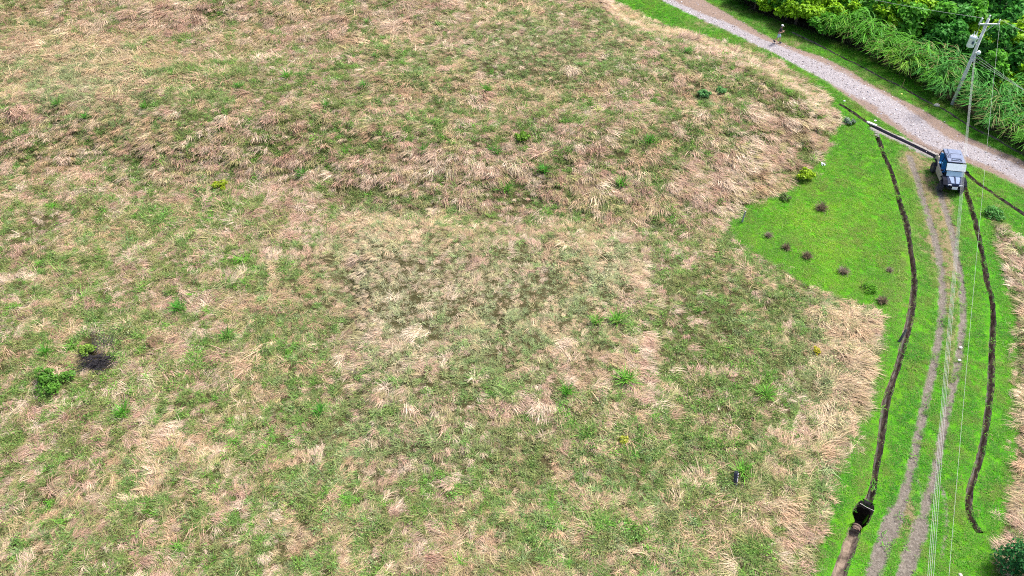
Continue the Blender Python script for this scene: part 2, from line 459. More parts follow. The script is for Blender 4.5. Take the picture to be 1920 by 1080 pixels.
AX, AY = axis(-58, 66, 0.2, 1800), axis(12, 108, 0.2, 1800)
gx, gy = np.meshgrid(AX, AY)
gx, gy = gx.ravel(), gy.ravel()
gz0 = terrain(gx, gy)
gz = gz0.copy()
for P, w, dep in list(DITCHES.values()) + [GUTTER]:
    pit = dep > 1
    dd = pit_r(gx, gy) + w / 2 if pit else dist_open(gx, gy, P)
    gz = np.where(dd < w / 2 + (0.08 if pit else 0.2), np.minimum(gz, gz0 - dep - 0.25), gz)
gz = np.where(sdf_poly(gx, gy, ROAD) > 0.3, gz + 0.06 * sstep(0.3, 1.6, sdf_poly(gx, gy, ROAD)), gz)
for P, w in TRACKS[:2]:
    gz = gz - 0.07 * sstep(w + 0.15, w - 0.1, dist_line(gx, gy, P))
Z = zones(gx, gy, gz0)
NX, NY = len(AX), len(AY)
jj, ii = np.meshgrid(np.arange(NX - 1), np.arange(NY - 1))
q0 = (ii * NX + jj).ravel()
quads = np.stack([q0, q0 + 1, q0 + NX + 1, q0 + NX], 1)
def fmean(a): return a[quads].mean(1)
zf = {k: fmean(a) for k, a in Z.items()}
kind = np.zeros(len(quads), int)                       # 0 lawn
kind[zf['track'] > 0.0] = 1
kind[zf['road'] > 0.0] = 2
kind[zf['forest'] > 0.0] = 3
kind[zf['field'] > 0.0] = 4
for k, (nm, lab) in enumerate([('lawn', 'bright green mown grass around the track and road'), ('wheel_tracks', 'bare brown wheel ruts running down the grass track'),
                               ('road', 'pale stony gravel road crossing the top right corner'), ('forest_floor', 'dark earth under the thicket beyond the road'),
                               ('field_ground', 'thatch and earth of the overgrown terraced field')]):
    sel = quads[kind == k]
    used, inv = np.unique(sel, return_inverse=True)
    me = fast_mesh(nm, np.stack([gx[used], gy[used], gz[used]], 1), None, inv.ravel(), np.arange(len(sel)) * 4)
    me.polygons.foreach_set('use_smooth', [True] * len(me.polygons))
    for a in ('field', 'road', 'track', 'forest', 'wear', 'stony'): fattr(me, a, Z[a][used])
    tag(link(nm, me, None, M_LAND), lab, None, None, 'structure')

# ------------------------------------------------------------------ ditches
def sweep(P, prof, zfun, jit, rng, wid=None, hw=0.0):
    T = np.gradient(P, axis=0); T /= np.linalg.norm(T, axis=1)[:, None]
    Nn = np.stack([-T[:, 1], T[:, 0]], 1)
    V, F = [], []
    m = len(prof)
    if wid is None: wid = np.ones(len(P))
    for i, p in enumerate(P):
        for (o, dz, j) in prof:
            oo = o * (wid[i] if abs(o) < hw else 1) + (0 if abs(o) < hw else math.copysign(hw, o) * (wid[i] - 1)) + j * jit * rng.uniform(-1, 1)
            x, y = p + Nn[i] * oo
            V.append((x, y, dz + j * jit * 0.6 * rng.uniform(-1, 1)))
    V = np.array(V); V[:, 2] += zfun(V[:, 0], V[:, 1])
    for i in range(len(P) - 1):
        for k in range(m - 1):
            F.append((i * m + k, i * m + k + 1, (i + 1) * m + k + 1, (i + 1) * m + k))
    return V, F

rng = np.random.default_rng(11)
for nm, (P, w, dep) in DITCHES.items():
    if nm == 'pit':
        V, F, n_ = [], [], 44
        for (k, dz) in ((0.52, -0.06), (0.44, 0.012), (0.0, 0.02), (-0.03, -0.5), (-0.06, -1.2), (-0.12, -1.5), (-0.30, -1.52)):
            for q in range(n_):
                t = 6.28319 * q / n_
                wob = 1 + 0.10 * math.sin(3 * t + 1) + 0.06 * math.sin(5 * t + 2)
                e_ = (PIT_L + 0.1) * wob + k, 0.43 * wob + k
                p = PIT_C + PIT_A * e_[0] * math.cos(t) + PIT_N * e_[1] * math.sin(t)
                near_ = min(float(dist_line(p[0], p[1], DITCHES[z_][0])) - DITCHES[z_][1] / 2 for z_ in ('left', 'lower'))
                V.append((p[0], p[1], dz - (0.40 * float(sstep(0.10, -0.08, near_)) if k >= 0 else 0)))
        for a in range(6):
            for q in range(n_): F.append((a * n_ + q, a * n_ + (q + 1) % n_, (a + 1) * n_ + (q + 1) % n_, (a + 1) * n_ + q))
        F.append(tuple(range(6 * n_, 7 * n_)))
        V = np.array(V); me = fast_mesh('drainage_pit', V, F)
        me.materials.append(M_SOIL); me.materials.append(M_LAND); me.materials.append(M_MUD)
        for p_ in me.polygons: p_.material_index = 1 if p_.index < 2 * n_ else (0 if p_.index < 3 * n_ else 2)
        zz = zones(V[:, 0], V[:, 1], V[:, 2])
        for a in ('field', 'road', 'track', 'forest', 'wear', 'stony'): fattr(me, a, zz[a])
        o = bpy.data.objects.new('drainage_pit', me); COL.objects.link(o)
        tag(o, 'deep dark pit in the earth ditch at the bottom of the track', None, None, 'structure')
        continue
    h = w / 2
    tt = np.linspace(0, 1, len(P))
    wd = 0.55 + 0.60 * np.sin(math.pi * np.clip(tt * 0.9 + 0.08, 0, 1)) if nm == 'pit' else 0.84 + 0.36 * vnoise(P[:, 0], P[:, 1], 0.45, 19)
    prof = [(-h - 0.62, -0.05, 0), (-h - 0.5, 0.012, 0), (-h - 0.02, 0.02, 1), (-h * 0.84, -dep * 0.35, 1), (-h * 0.62, -dep * 0.8, 1), (-h * 0.3, -dep, 1), (h * 0.3, -dep, 1),
            (h * 0.62, -dep * 0.8, 1), (h * 0.84, -dep * 0.35, 1), (h + 0.02, 0.02, 1), (h + 0.5, 0.012, 0), (h + 0.62, -0.05, 0)]
    V, F = sweep(P, prof, terrain, 0.028, rng, wd, h + 0.03)
    m = len(prof)
    k = len(V)                                          # earth ends close the channel
    F += [tuple(range(2, m - 2)), tuple(range(k - m + 2, k - 2))[::-1]]
    me = fast_mesh('drainage_ditch', V, F)
    me.materials.append(M_SOIL); me.materials.append(M_LAND); me.materials.append(M_MUD)
    for p_ in me.polygons:
        c = p_.index % (m - 1)
        if p_.index < (len(P) - 1) * (m - 1) and c in (0, 1, m - 3, m - 2): p_.material_index = 1
        elif c in (4, 5) and nm in ('left', 'right'): p_.material_index = 2
    zz = zones(V[:, 0], V[:, 1], V[:, 2])
    for a in ('field', 'road', 'track', 'forest', 'wear', 'stony'): fattr(me, a, zz[a])
    o = bpy.data.objects.new('drainage_ditch', me); COL.objects.link(o)
    tag(o, {'left': 'long earth ditch between the lawn triangle and the grass track', 'pit': 'deep dark pit in the earth ditch at the bottom of the track',
            'lower': 'shallow brown ditch running on below the dark pit', 'right': 'long earth ditch on the right side of the grass track',
            'verge': 'thin ditch along the far grass verge of the gravel road', 'corner': 'thin ditch beside the road right of the buggy',
            'roadside': 'short ditch between the grass mound and the gravel road'}[nm], None, None, 'structure')

P, w, dep = GUTTER
h = w / 2
gut = empty('concrete_gutter', (0, 0, 0)); tag(gut, 'straight concrete drain channel leading from the road corner to the buggy', None, None, 'structure')
V, F = sweep(P, [(-h, 0.03, 0), (-h + 0.015, -dep, 0), (h - 0.015, -dep, 0), (h, 0.03, 0)], terrain, 0, rng)
link('channel_floor', fast_mesh('channel_floor', V, F), gut, M_CONCD)
for s, ew in ((-1, 0.11), (1, 0.03)):
    V, F = sweep(P, [(s * h, 0.034, 0), (s * h, 0.05, 0), (s * (h + ew), 0.05, 0.0), (s * (h + 0.62), -0.06, 0)][::s], terrain, 0.01, rng)
    link('channel_edge', fast_mesh('channel_edge', V, F), gut, M_CONC)
a = ground(1634, 233)
b_ = MB().box((a[0], a[1], 0.05), (0.8, 0.22, 0.10), (0, 0, R(-45)))
b_.build('headwall', simple('pale_concrete', (0.62, 0.60, 0.56), 0.8, 0, 0.15, 6, 0.2), gut, 0.01)

# ------------------------------------------------------------------ grass: blades, tufts, scattering
def blades(n, rng, spread=0.2, az=None, length=(0.4, 0.9), e0=(30, 70), e1=(-20, 20), width=(0.015, 0.03), seg=3, z0=0.0, flat=1.0, drift=0.35):
    """arching tapered strips; az = None for all round, else (centre, sigma)"""
    V, L, S, rn, ti = [], [], [], [], []
    for _ in range(n):
        t = rng.uniform(0, 2 * math.pi); rr = spread * math.sqrt(rng.uniform())
        p = np.array([rr * math.cos(t), rr * math.sin(t), z0 * rng.uniform()])
        a = rng.uniform(0, 2 * math.pi) if az is None else rng.normal(az[0], az[1])
        ln = rng.uniform(*length); w = rng.uniform(*width); b0 = R(rng.uniform(*e0)); b1 = R(rng.uniform(*e1))
        da = rng.normal(0, drift)
        r1, r2 = rng.uniform(), rng.uniform()
        base = len(V)
        for k in range(seg + 1):
            f = k / seg
            el = b0 + (b1 - b0) * f ** 0.8
            aa = a + da * f
            if k:
                p = p + ln / seg * np.array([math.cos(el) * math.cos(aa), math.cos(el) * math.sin(aa), math.sin(el) * flat])
                if p[2] < 0.01: p[2] = 0.01
            ww = w * (1.0, 0.95, 0.7, 0.1)[min(3, int(round(f * 3)))] / 2
            sx, sy = -math.sin(aa) * ww, math.cos(aa) * ww
            if k < seg: V += [(p[0] - sx, p[1] - sy, p[2]), (p[0] + sx, p[1] + sy, p[2])]
            else: V.append(tuple(p))
        c = len(V) - base; rn += [r1] * c; ti += [r2] * c
        for k in range(seg):
            i = base + 2 * k; S.append(len(L))
            L += [i, i + 1, i + 3, i + 2] if k < seg - 1 else [i, i + 1, i + 2]
    return V, L, S, rn, ti

def leaves(C, size, rng, nrm=None, spread=0.5, long=1.7):
    """diamond leaves at points C facing mostly along nrm"""
    n = len(C); C = np.asarray(C)
    N = rng.normal(size=(n, 3)) if nrm is None else np.asarray(nrm) + spread * rng.normal(size=(n, 3))
    N /= np.linalg.norm(N, axis=1)[:, None] + 1e-9
    A = rng.normal(size=(n, 3)); A -= N * (A * N).sum(1)[:, None]; A /= np.linalg.norm(A, axis=1)[:, None] + 1e-9
    B = np.cross(N, A)
    s = (rng.uniform(size[0], size[1], n))[:, None]
    V = np.stack([C - A * s * long / 2, C + B * s / 2 + N * s * 0.08, C + A * s * long / 2 - N * s * .12, C - B * s / 2 + N * s * 0.08], 1).reshape(-1, 3)
    L = np.arange(4 * n); S = np.arange(n) * 4
    return V.tolist(), L.tolist(), S.tolist(), np.repeat(rng.uniform(size=n), 4).tolist(), np.repeat(rng.uniform(size=n), 4).tolist()

def join_geo(parts):
    V, L, S, a, b = [], [], [], [], []
    for (v, l, s, r1, r2) in parts:
        k, j = len(V), len(L)
        V += v; L += [i + k for i in l]; S += [i + j for i in s]; a += r1; b += r2
    return V, L, S, a, b

def geo_mesh(name, geo, mat, tint=True):
    V, L, S, rn, ti = geo
    me = fast_mesh(name, V, None, L, S)
    fattr(me, 'rnd', rn); fattr(me, 'tint', ti if tint else [0.0] * len(ti))
    me.materials.append(mat)
    return me

def scatter(name, pos, rot, scl, idx, col, sources, label, cat):
    """one object of uncountable small pieces: points that carry their own turn, size, kind and colour"""
    me = bpy.data.meshes.new(name)
    n = len(pos)
    me.vertices.add(n); me.vertices.foreach_set('co', np.asarray(pos, np.float32).ravel())
    for nm, typ, arr, key in (('rot', 'FLOAT_VECTOR', rot, 'vector'), ('scl', 'FLOAT_VECTOR', scl, 'vector')):
        me.attributes.new(nm, typ, 'POINT').data.foreach_set(key, np.asarray(arr, np.float32).ravel())
    me.attributes.new('idx', 'INT', 'POINT').data.foreach_set('value', np.asarray(idx, np.int32))
    c4 = np.concatenate([np.asarray(col, np.float32), np.ones((n, 1), np.float32)], 1)
    me.attributes.new('col', 'FLOAT_COLOR', 'POINT').data.foreach_set('color', c4.ravel())
    src = bpy.data.collections.new(name + '_kinds')
    for k, sm in enumerate(sources):
        src.objects.link(bpy.data.objects.new('%s_%02d' % (name, k), sm))
    ng = bpy.data.node_groups.new(name, 'GeometryNodeTree')
    ng.interface.new_socket('Geometry', in_out='INPUT', socket_type='NodeSocketGeometry')
    ng.interface.new_socket('Geometry', in_out='OUTPUT', socket_type='NodeSocketGeometry')
    N = ng.nodes
    gi, go = N.new('NodeGroupInput'), N.new('NodeGroupOutput')
    ci = N.new('GeometryNodeCollectionInfo'); ci.inputs['Collection'].default_value = src
    ci.inputs['Separate Children'].default_value = True; ci.inputs['Reset Children'].default_value = True
    ip = N.new('GeometryNodeInstanceOnPoints'); ip.inputs['Pick Instance'].default_value = True
    def na(nm, typ):
        a = N.new('GeometryNodeInputNamedAttribute'); a.data_type = typ; a.inputs['Name'].default_value = nm
        return a.outputs[0]
    e = N.new('FunctionNodeEulerToRotation')
    ng.links.new(na('rot', 'FLOAT_VECTOR'), e.inputs[0])
    ng.links.new(gi.outputs[0], ip.inputs['Points']); ng.links.new(ci.outputs[0], ip.inputs['Instance'])
    ng.links.new(na('idx', 'INT'), ip.inputs['Instance Index']); ng.links.new(e.outputs[0], ip.inputs['Rotation'])
    ng.links.new(na('scl', 'FLOAT_VECTOR'), ip.inputs['Scale'])
    ng.links.new(ip.outputs[0], go.inputs[0])
    o = link(name, me)
    o.modifiers.new('scatter', 'NODES').node_group = ng
    return tag(o, label, cat, None, 'stuff')

rng = np.random.default_rng(3)
SRC = []
def src(fn, n):
    k0 = len(SRC)
    for _ in range(n): SRC.append(geo_mesh('tuft', fn(), M_GRASS))
    return list(range(k0, k0 + n))
K_LODGED = src(lambda: blades(48, rng, 0.28, (0, 0.42), (0.40, 1.0), (15, 60), (-45, -5), (0.014, 0.034)), 5)
K_FUZZY = src(lambda: blades(50, rng, 0.16, None, (0.3, 0.75), (25, 80), (-55, 5), (0.014, 0.030)), 4)
K_GREEN = src(lambda: blades(40, rng, 0.20, None, (0.25, 0.62), (30, 88), (-45, 45), (0.014, 0.030)), 5)
K_WEED = src(lambda: leaves(np.stack([rng.normal(0, 0.16, 60), rng.normal(0, 0.16, 60), rng.uniform(0.05, 0.32, 60)], 1), (0.035, 0.08), rng, np.tile([0, 0, 1.0], (60, 1)), 0.8), 4)
K_MAT = src(lambda: blades(46, rng, 0.34, None, (0.18, 0.42), (5, 50), (-30, 10), (0.012, 0.026)), 4)
K_LAWN = src(lambda: blades(30, rng, 0.17, None, (0.05, 0.13), (30, 80), (-10, 40), (0.010, 0.020), 2), 3)

# how the field varies over the photograph: (u, v, half width, half height, amount)
STRAW = [(80, 90, 130, 50, .35), (230, 110, 120, 40, .35), (280, 35, 180, 40, .35), (560, 60, 120, 50, .25), (760, 30, 130, 35, .35), (80, 330, 120, 40, .25),
         (430, 300, 90, 50, .35), (560, 310, 80, 50, .3), (700, 300, 80, 40, .25), (850, 310, 60, 40, .5), (945, 320, 60, 40, .5), (1090, 340, 60, 30, .35), (1250, 330, 110, 50, .25),
         (1480, 250, 100, 50, .28), (1400, 320, 80, 50, .3), (1560, 225, 30, 40, .4), (1330, 390, 80, 30, .25), (1590, 650, 60, 80, .75), (1600, 760, 50, 90, .7), (1560, 850, 50, 40, .6),
         (1440, 930, 60, 60, .35), (1500, 1010, 60, 70, .35), (1350, 1010, 40, 60, .35), (1040, 625, 70, 30, .45), (1110, 680, 60, 40, .5), (1190, 690, 30, 70, .6), (1170, 560, 26, 60, .35),
         (760, 600, 50, 100, .25), (450, 680, 60, 30, .3), (420, 580, 70, 30, .25), (150, 470, 70, 40, .25), (60, 850, 60, 30, .3), (300, 880, 100, 50, .15), (480, 960, 60, 50, .2), (740, 440, 90, 30, .15),
         (620, 430, 100, 30, .2), (150, 610, 50, 40, .25), (530, 580, 40, 25, .3), (1905, 520, 30, 80, .5), (1905, 880, 40, 90, .6), (1230, 620, 30, 30, .2), (880, 520, 80, 40, .25), (300, 930, 320, 130, .17), (1180, 200, 80, 25, .3)]
GREENB = [(950, 60, 110, 50, .35), (1150, 110, 130, 50, .3), (1000, 110, 160, 60, .25), (150, 200, 200, 30, .2), (1290, 260, 60, 35, .5), (1350, 270, 60, 30, .35), (1300, 600, 130, 90, .45), (1250, 470, 60, 40, .4),
          (1400, 600, 110, 60, .4), (1330, 750, 150, 100, .4), (1180, 840, 80, 70, .25), (720, 700, 50, 40, .5), (620, 620, 60, 40, .35), (110, 710, 60, 40, .5), (60, 420, 100, 60, .25),
          (640, 230, 100, 60, .15), (390, 230, 40, 50, .3), (1400, 470, 60, 20, .25), (1500, 550, 100, 30, .3), (900, 700, 80, 60, .2), (700, 120, 80, 50, .2), (1200, 980, 120, 80, .2), (250, 960, 160, 80, .12), (850, 830, 120, 60, .25), (1885, 400, 30, 20, .5), (1400, 720, 130, 150, .38), (1230, 900, 130, 100, .22), (1370, 860, 90, 70, .3), (420, 780, 200, 60, .1), (500, 180, 480, 170, .16), (1450, 170, 130, 60, .3), (1500, 300, 60, 60, .15), (1270, 540, 90, 60, .2)]
SHORT = [(930, 560, 240, 150, 1.0), (1020, 90, 220, 70, .9), (650, 520, 110, 80, .7), (780, 860, 160, 80, .5), (1250, 480, 80, 50, .5), (60, 430, 120, 50, .5), (640, 830, 100, 60, .3), (1300, 620, 120, 90, .3)]
LEAFY = [(1340, 680, 200, 170, .5), (1300, 260, 60, 40, .4), (400, 250, 60, 60, .3), (1150, 830, 80, 60, .3)]
PALE = [(930, 590, 230, 140, .45), (780, 830, 160, 60, .3), (1020, 90, 200, 60, .25), (740, 560, 70, 130, .8), (680, 480, 70, 60, .5), (1150, 500, 60, 60, .7), (150, 150, 150, 70, .6), (900, 540, 130, 60, .4), (1580, 700, 80, 140, .5)]

def field_grass():
    rng = np.random.default_rng(21)
    n = int(29 * 116 * 82)
    x = rng.uniform(-58, 58, n); y = rng.uniform(12, 94, n)
    z = terrain(x, y); u, v = to_uv(x, y, z)
    fi = np.maximum(sdf_poly(x, y, FIELD), sdf_poly(x, y, EASTFIELD))
    edge = fi - 0.42 + 1.2 * (fbm(x, y, 0.8, 31) - 0.5) + 0.8 * (vnoise(x, y, 2.7, 33) - 0.5)
    keep = (u > -140) & (u < 2070) & (v > -110) & (v < 1230) & (edge > 0.9 * rng.uniform(size=n) ** 2 - 0.1) & (ditch_clear(x, y) > 0.15)
    x, y, z, u, v, fi = (a[keep] for a in (x, y, z, u, v, fi)); n = len(x)
    short = np.clip(blobs(u, v, SHORT), 0, 1)
    # patchiness: clumps of one to three metres, then finer
    s = 0.45 + 0.55 * (fbm(x, y, 0.38, 41, 2) - 0.5) * (1 - 0.45 * short) + 1.05 * (vnoise(x, y, 1.15, 55) - 0.5) * (1 - 0.35 * short) + 1.05 * (vnoise(x, y, 2.9, 57) - 0.5)
    e = 0.6
    gx_, gy_ = (terrain(x + e, y) - terrain(x - e, y)) / (2 * e), (terrain(x, y + e) - terrain(x, y - e)) / (2 * e)
    slope = np.hypot(gx_, gy_)
    s = s + 0.50 * blobs(u, v, STRAW) - 0.52 * blobs(u, v, GREENB) + 0.08 * (np.clip(slope, 0, 0.6) - 0.12)
    straw = rng.uniform(size=n) < np.clip(sstep(-0.02, 1.04, s), 0.15, 0.84)
    leafy = ~straw & (rng.uniform(size=n) < 0.10 + 0.45 * blobs(u, v, LEAFY) + 0.22 * (vnoise(x, y, 0.9, 77) > 0.74))
    matt = rng.uniform(size=n) < 0.08 + 0.5 * short
    fuzzy = straw & ~matt & (rng.uniform(size=n) < 0.33)
    idx = np.where(straw, rng.choice(K_LODGED, n), rng.choice(K_GREEN, n))
    idx = np.where(fuzzy, rng.choice(K_FUZZY, n), idx)
    idx = np.where(leafy, rng.choice(K_WEED, n), idx)
    idx = np.where(matt & ~leafy, rng.choice(K_MAT, n), idx)
    # lie of the grass: combed by wind and slope
    th = 2 * math.pi * 1.25 * (fbm(x, y, 0.13, 61, 2) - 0.5) - 0.9 + 2.6 * (vnoise(x, y, 0.7, 63) - 0.5)
    dx, dy = np.cos(th) * 0.16 - 1.5 * gx_, np.sin(th) * 0.16 - 1.5 * gy_
    ang = np.arctan2(dy, dx) + rng.normal(0, 0.28, n)
    free = rng.uniform(0, 2 * math.pi, n)
    ang = np.where(idx <= max(K_LODGED), ang, free)
    rot = np.stack([rng.normal(0, 0.10, n), rng.normal(0, 0.10, n), ang], 1)
    size = np.exp(rng.normal(0, 0.25, n)) * (1.0 - 0.30 * short) * (0.52 + 0.30 * vnoise(x, y, 0.5, 91))
    far = np.interp(v, [0, 250, 500, 1080], [1.15, 1.08, 0.95, 0.85])
    size = np.where(straw, size * far * (1 + 0.40 * np.clip(blobs(u, v, STRAW), 0, 1)), size)
    size = size * (0.6 + 0.4 * sstep(0.3, 1.3, fi))
    hz = size * rng.uniform(0.75, 1.2, n) * (1 - 0.25 * short)
    scl = np.stack([size, size, hz], 1)
    # colours
    a, b, c = (rng.uniform(size=n)[:, None] for _ in range(3))
    m1 = fbm(x, y, 0.5, 101)[:, None]; m2 = vnoise(x, y, 1.6, 103)[:, None]; m3 = fbm(x, y, 0.22, 107)[:, None]
    pink, cream, gold, brown = (np.array(k) for k in ((0.54, 0.355, 0.275), (0.73, 0.61, 0.475), (0.62, 0.47, 0.23), (0.22, 0.125, 0.085)))
    st = pink + (cream - pink) * sstep(0.35, 0.75, 0.5 * a + 0.5 * m2)
    gm = sstep(0.42, 0.62, m3 + 0.25 * blobs(u, v, [(200, 110, 200, 60, 1), (1600, 680, 80, 120, 1), (1450, 980, 140, 100, .8), (1905, 880, 40, 90, .8)])[:, None])
    st = st + (gold - st) * gm * 0.36
    mixd = (rng.uniform(size=(n, 1)) < 0.30) * rng.uniform(0.4, 1.0, (n, 1))
    st = st + (np.array((0.40, 0.40, 0.17)) - st) * mixd
    st = st + (brown - st) * sstep(0.55, 0.95, 0.55 * b + 0.45 * (1 - m1)) * 0.75
    ol, md, br, sg = (np.array(k) for k in ((0.255, 0.290, 0.100), (0.150, 0.295, 0.062), (0.135, 0.40, 0.032), (0.37, 0.45, 0.27)))
    gr = ol + (md - ol) * sstep(0.3, 0.7, 0.5 * a + 0.5 * m1)
    gr = gr + (br - gr) * sstep(0.58, 0.9, 0.5 * b + 0.5 * m2)
    gr = gr + (sg - gr) * np.clip(sstep(0.6, 0.95, 0.6 * c + 0.4 * m3) * 0.6 + 0.45 * blobs(u, v, PALE)[:, None], 0, 0.85)
    col = np.where(straw[:, None], st, gr)
    pl = np.clip(blobs(u, v, PALE), 0, 1)[:, None]
    col = col + (np.array((0.62, 0.56, 0.38)) - col) * pl * 0.42
    mt = (matt & ~leafy)[:, None]
    col = np.where(mt, col + (np.array((0.41, 0.40, 0.235)) - col) * 0.35, col)
    col = col * (0.80 + 0.4 * rng.uniform(size=(n, 1)))
    # swaths: handfuls of long straw that fell over together
    m = 9000
    cx, cy = rng.uniform(-58, 58, m), rng.uniform(12, 94, m)
    cz = terrain(cx, cy); cu, cv = to_uv(cx, cy, cz)
    cs = 0.20 + 0.9 * (fbm(cx, cy, 0.38, 41, 2) - 0.5) + 1.0 * blobs(cu, cv, STRAW) - 0.75 * blobs(cu, cv, GREENB) - 0.85 * np.clip(blobs(cu, cv, SHORT), 0, 1)
    cf = np.maximum(sdf_poly(cx, cy, FIELD), sdf_poly(cx, cy, EASTFIELD))
    ok = (cu > -100) & (cu < 2040) & (cv > -90) & (cv < 1200) & (cf > 1.0) & (rng.uniform(size=m) < np.clip(cs, 0.03, 0.75))
    cx, cy = cx[ok], cy[ok]; m = len(cx)
    per_ = 8
    hx, hy = (terrain(cx + e, cy) - terrain(cx - e, cy)) / (2 * e), (terrain(cx, cy + e) - terrain(cx, cy - e)) / (2 * e)
    ct = 2 * math.pi * 1.25 * (fbm(cx, cy, 0.13, 61, 2) - 0.5) - 0.9 + rng.normal(0, 0.8, m)
    ca = np.arctan2(np.sin(ct) * 0.16 - 1.6 * hy, np.cos(ct) * 0.16 - 1.6 * hx)
    k_ = np.repeat(np.arange(m), per_); N_ = len(k_)
    lg = rng.normal(0, 0.26, N_); wd_ = rng.normal(0, 0.20, N_)
    sx = cx[k_] + np.cos(ca[k_]) * lg - np.sin(ca[k_]) * wd_; sy = cy[k_] + np.sin(ca[k_]) * lg + np.cos(ca[k_]) * wd_
    sz = terrain(sx, sy) + 0.02
    csz = (np.exp(rng.normal(-0.40, 0.20, m)) * np.interp(cv[ok], [0, 250, 500, 1080], [1.35, 1.2, 0.95, 0.72]) * (0.65 + 0.35 * sstep(0.8, 2.0, cf[ok])))[k_] * rng.uniform(0.8, 1.2, N_)
    w1, w2 = rng.uniform(size=(m, 1))[k_], rng.uniform(size=(m, 1))[k_]
    sc_ = pink + (cream - pink) * w1
    gm2 = np.clip(blobs(cu[ok], cv[ok], [(200, 110, 200, 60, 1), (1600, 680, 80, 140, 1), (1450, 980, 140, 100, .8), (1905, 880, 40, 90, .8)]), 0, 1)[k_][:, None]
    sc_ = sc_ + (gold - sc_) * gm2 * 0.6
    sc_ = sc_ + (brown - sc_) * sstep(0.72, 1.0, w2) * 0.65
    sc_ = sc_ * (0.85 + 0.3 * rng.uniform(size=(N_, 1)))
    x, y, z = np.r_[x, sx], np.r_[y, sy], np.r_[z, sz]
    rot = np.vstack([rot, np.stack([rng.normal(0, .1, N_), rng.normal(0, .1, N_), ca[k_] + rng.normal(0, 0.20, N_)], 1)])
    scl = np.vstack([scl, np.stack([csz, csz, csz * rng.uniform(0.8, 1.35, N_)], 1)])
    idx = np.r_[idx, rng.choice(K_LODGED, N_)]; col = np.vstack([col, sc_]); straw = np.r_[straw, np.ones(N_, bool)]
    # holes and bald spots
    gone = (dist_line(x, y, line_w([(172, 640), (185, 690), (200, 690)])) < 0.55)
    k = ~gone
    pos = np.stack([x, y, z - 0.02], 1)[k]
    isg = ~straw[k]
    args = (rot[k], scl[k], idx[k], col[k])
    scatter('dry_grass', pos[~isg], *(a_[~isg] for a_ in args), SRC, 'pale lodged dry grass covering the terraced field', 'grass')
    scatter('green_grass', pos[isg], *(a_[isg] for a_ in args), SRC, 'olive and green regrowth between the dry grass of the field', 'grass')

field_grass()

def lawn_grass():
    rng = np.random.default_rng(5)
    n = 150000
    x = rng.uniform(4, 52, n); y = rng.uniform(12, 84, n)
    u, v = to_uv(x, y)
    z = zones(x, y, 0)
    tr = z['track'] + 0.18 * (vnoise(x, y, 2.3, 7) - 0.5) + 0.36 * (vnoise(x, y, 7, 8) - 0.5)
    keep = (u > 1100) & (u < 2010) & (v > -60) & (v < 1200) & (z['field'] < 0.15 + 0.8 * rng.uniform(size=n)) & (z['road'] < 0.1) & (z['forest'] < 0.6) & (tr < -0.02) & (z['ditch'] < -0.06) & (pit_r(x, y) > 0.03)
    keep &= rng.uniform(size=n) > 0.8 * sstep(0.35, 0.8, z['wear'] + 0.5 * (vnoise(x, y, 2.0, 3) - 0.5))
    gd = dist_line(x, y, GUTTER[0])
    keep &= (gd > 0.36)
    x, y, u, v = (a[keep] for a in (x, y, u, v)); n = len(x)
    z = terrain(x, y) + 0.015
    a, b = rng.uniform(size=(n, 1)), rng.uniform(size=(n, 1))
    m1, m2 = fbm(x, y, 0.35, 201)[:, None], vnoise(x, y, 1.5, 203)[:, None]
    lime = np.clip(1.1 * blobs(u, v, [(1590, 430, 115, 130, 1), (1520, 420, 100, 40, .5)]), 0, 1)[:, None]
    d0, d1 = np.array((0.036, 0.235, 0.004)), np.array((0.090, 0.335, 0.007))
    l0, l1 = np.array((0.090, 0.305, 0.006)), np.array((0.215, 0.45, 0.014))
    k = sstep(0.28, 0.72, 0.22 * a + 0.48 * m1 + 0.30 * m2)
    c = (d0 + (d1 - d0) * k) * (1 - lime) + (l0 + (l1 - l0) * k) * lime
    c = c + (np.array((0.20, 0.33, 0.05)) - c) * (sstep(0.75, 1.0, b) * 0.6)
    c = c + (np.array((0.175, 0.26, 0.035)) - c) * (0.7 * sstep(0.52, 0.75, fbm(x, y, 0.75, 211)))[:, None]
    yel = np.clip(blobs(u, v, [(1690, 560, 22, 60, .8), (1695, 470, 14, 60, .5), (1655, 720, 14, 80, .6), (1620, 900, 14, 80, .6), (1560, 440, 50, 30, .35), (1420, 440, 40, 20, .3), (1480, 75, 120, 14, .3), (1700, 190, 90, 14, .25)]), 0, 1)[:, None]
    c = c + (np.array((0.24, 0.30, 0.07)) - c) * yel * 0.75
    c = c * (0.76 + 0.48 * rng.uniform(size=(n, 1)))
    tall = 1 + 1.1 * (rng.uniform(size=n) > 0.985)
    s = rng.uniform(0.7, 1.3, n) * tall
    rot = np.stack([np.zeros(n), np.zeros(n), rng.uniform(0, 6.283, n)], 1)
    scatter('lawn_grass', np.stack([x, y, z], 1), rot, np.stack([s, s, s * 0.62], 1), rng.choice(len(K_LAWN), n), c, [SRC[k] for k in K_LAWN], 'short bright green blades of the mown grass', 'grass')

lawn_grass()

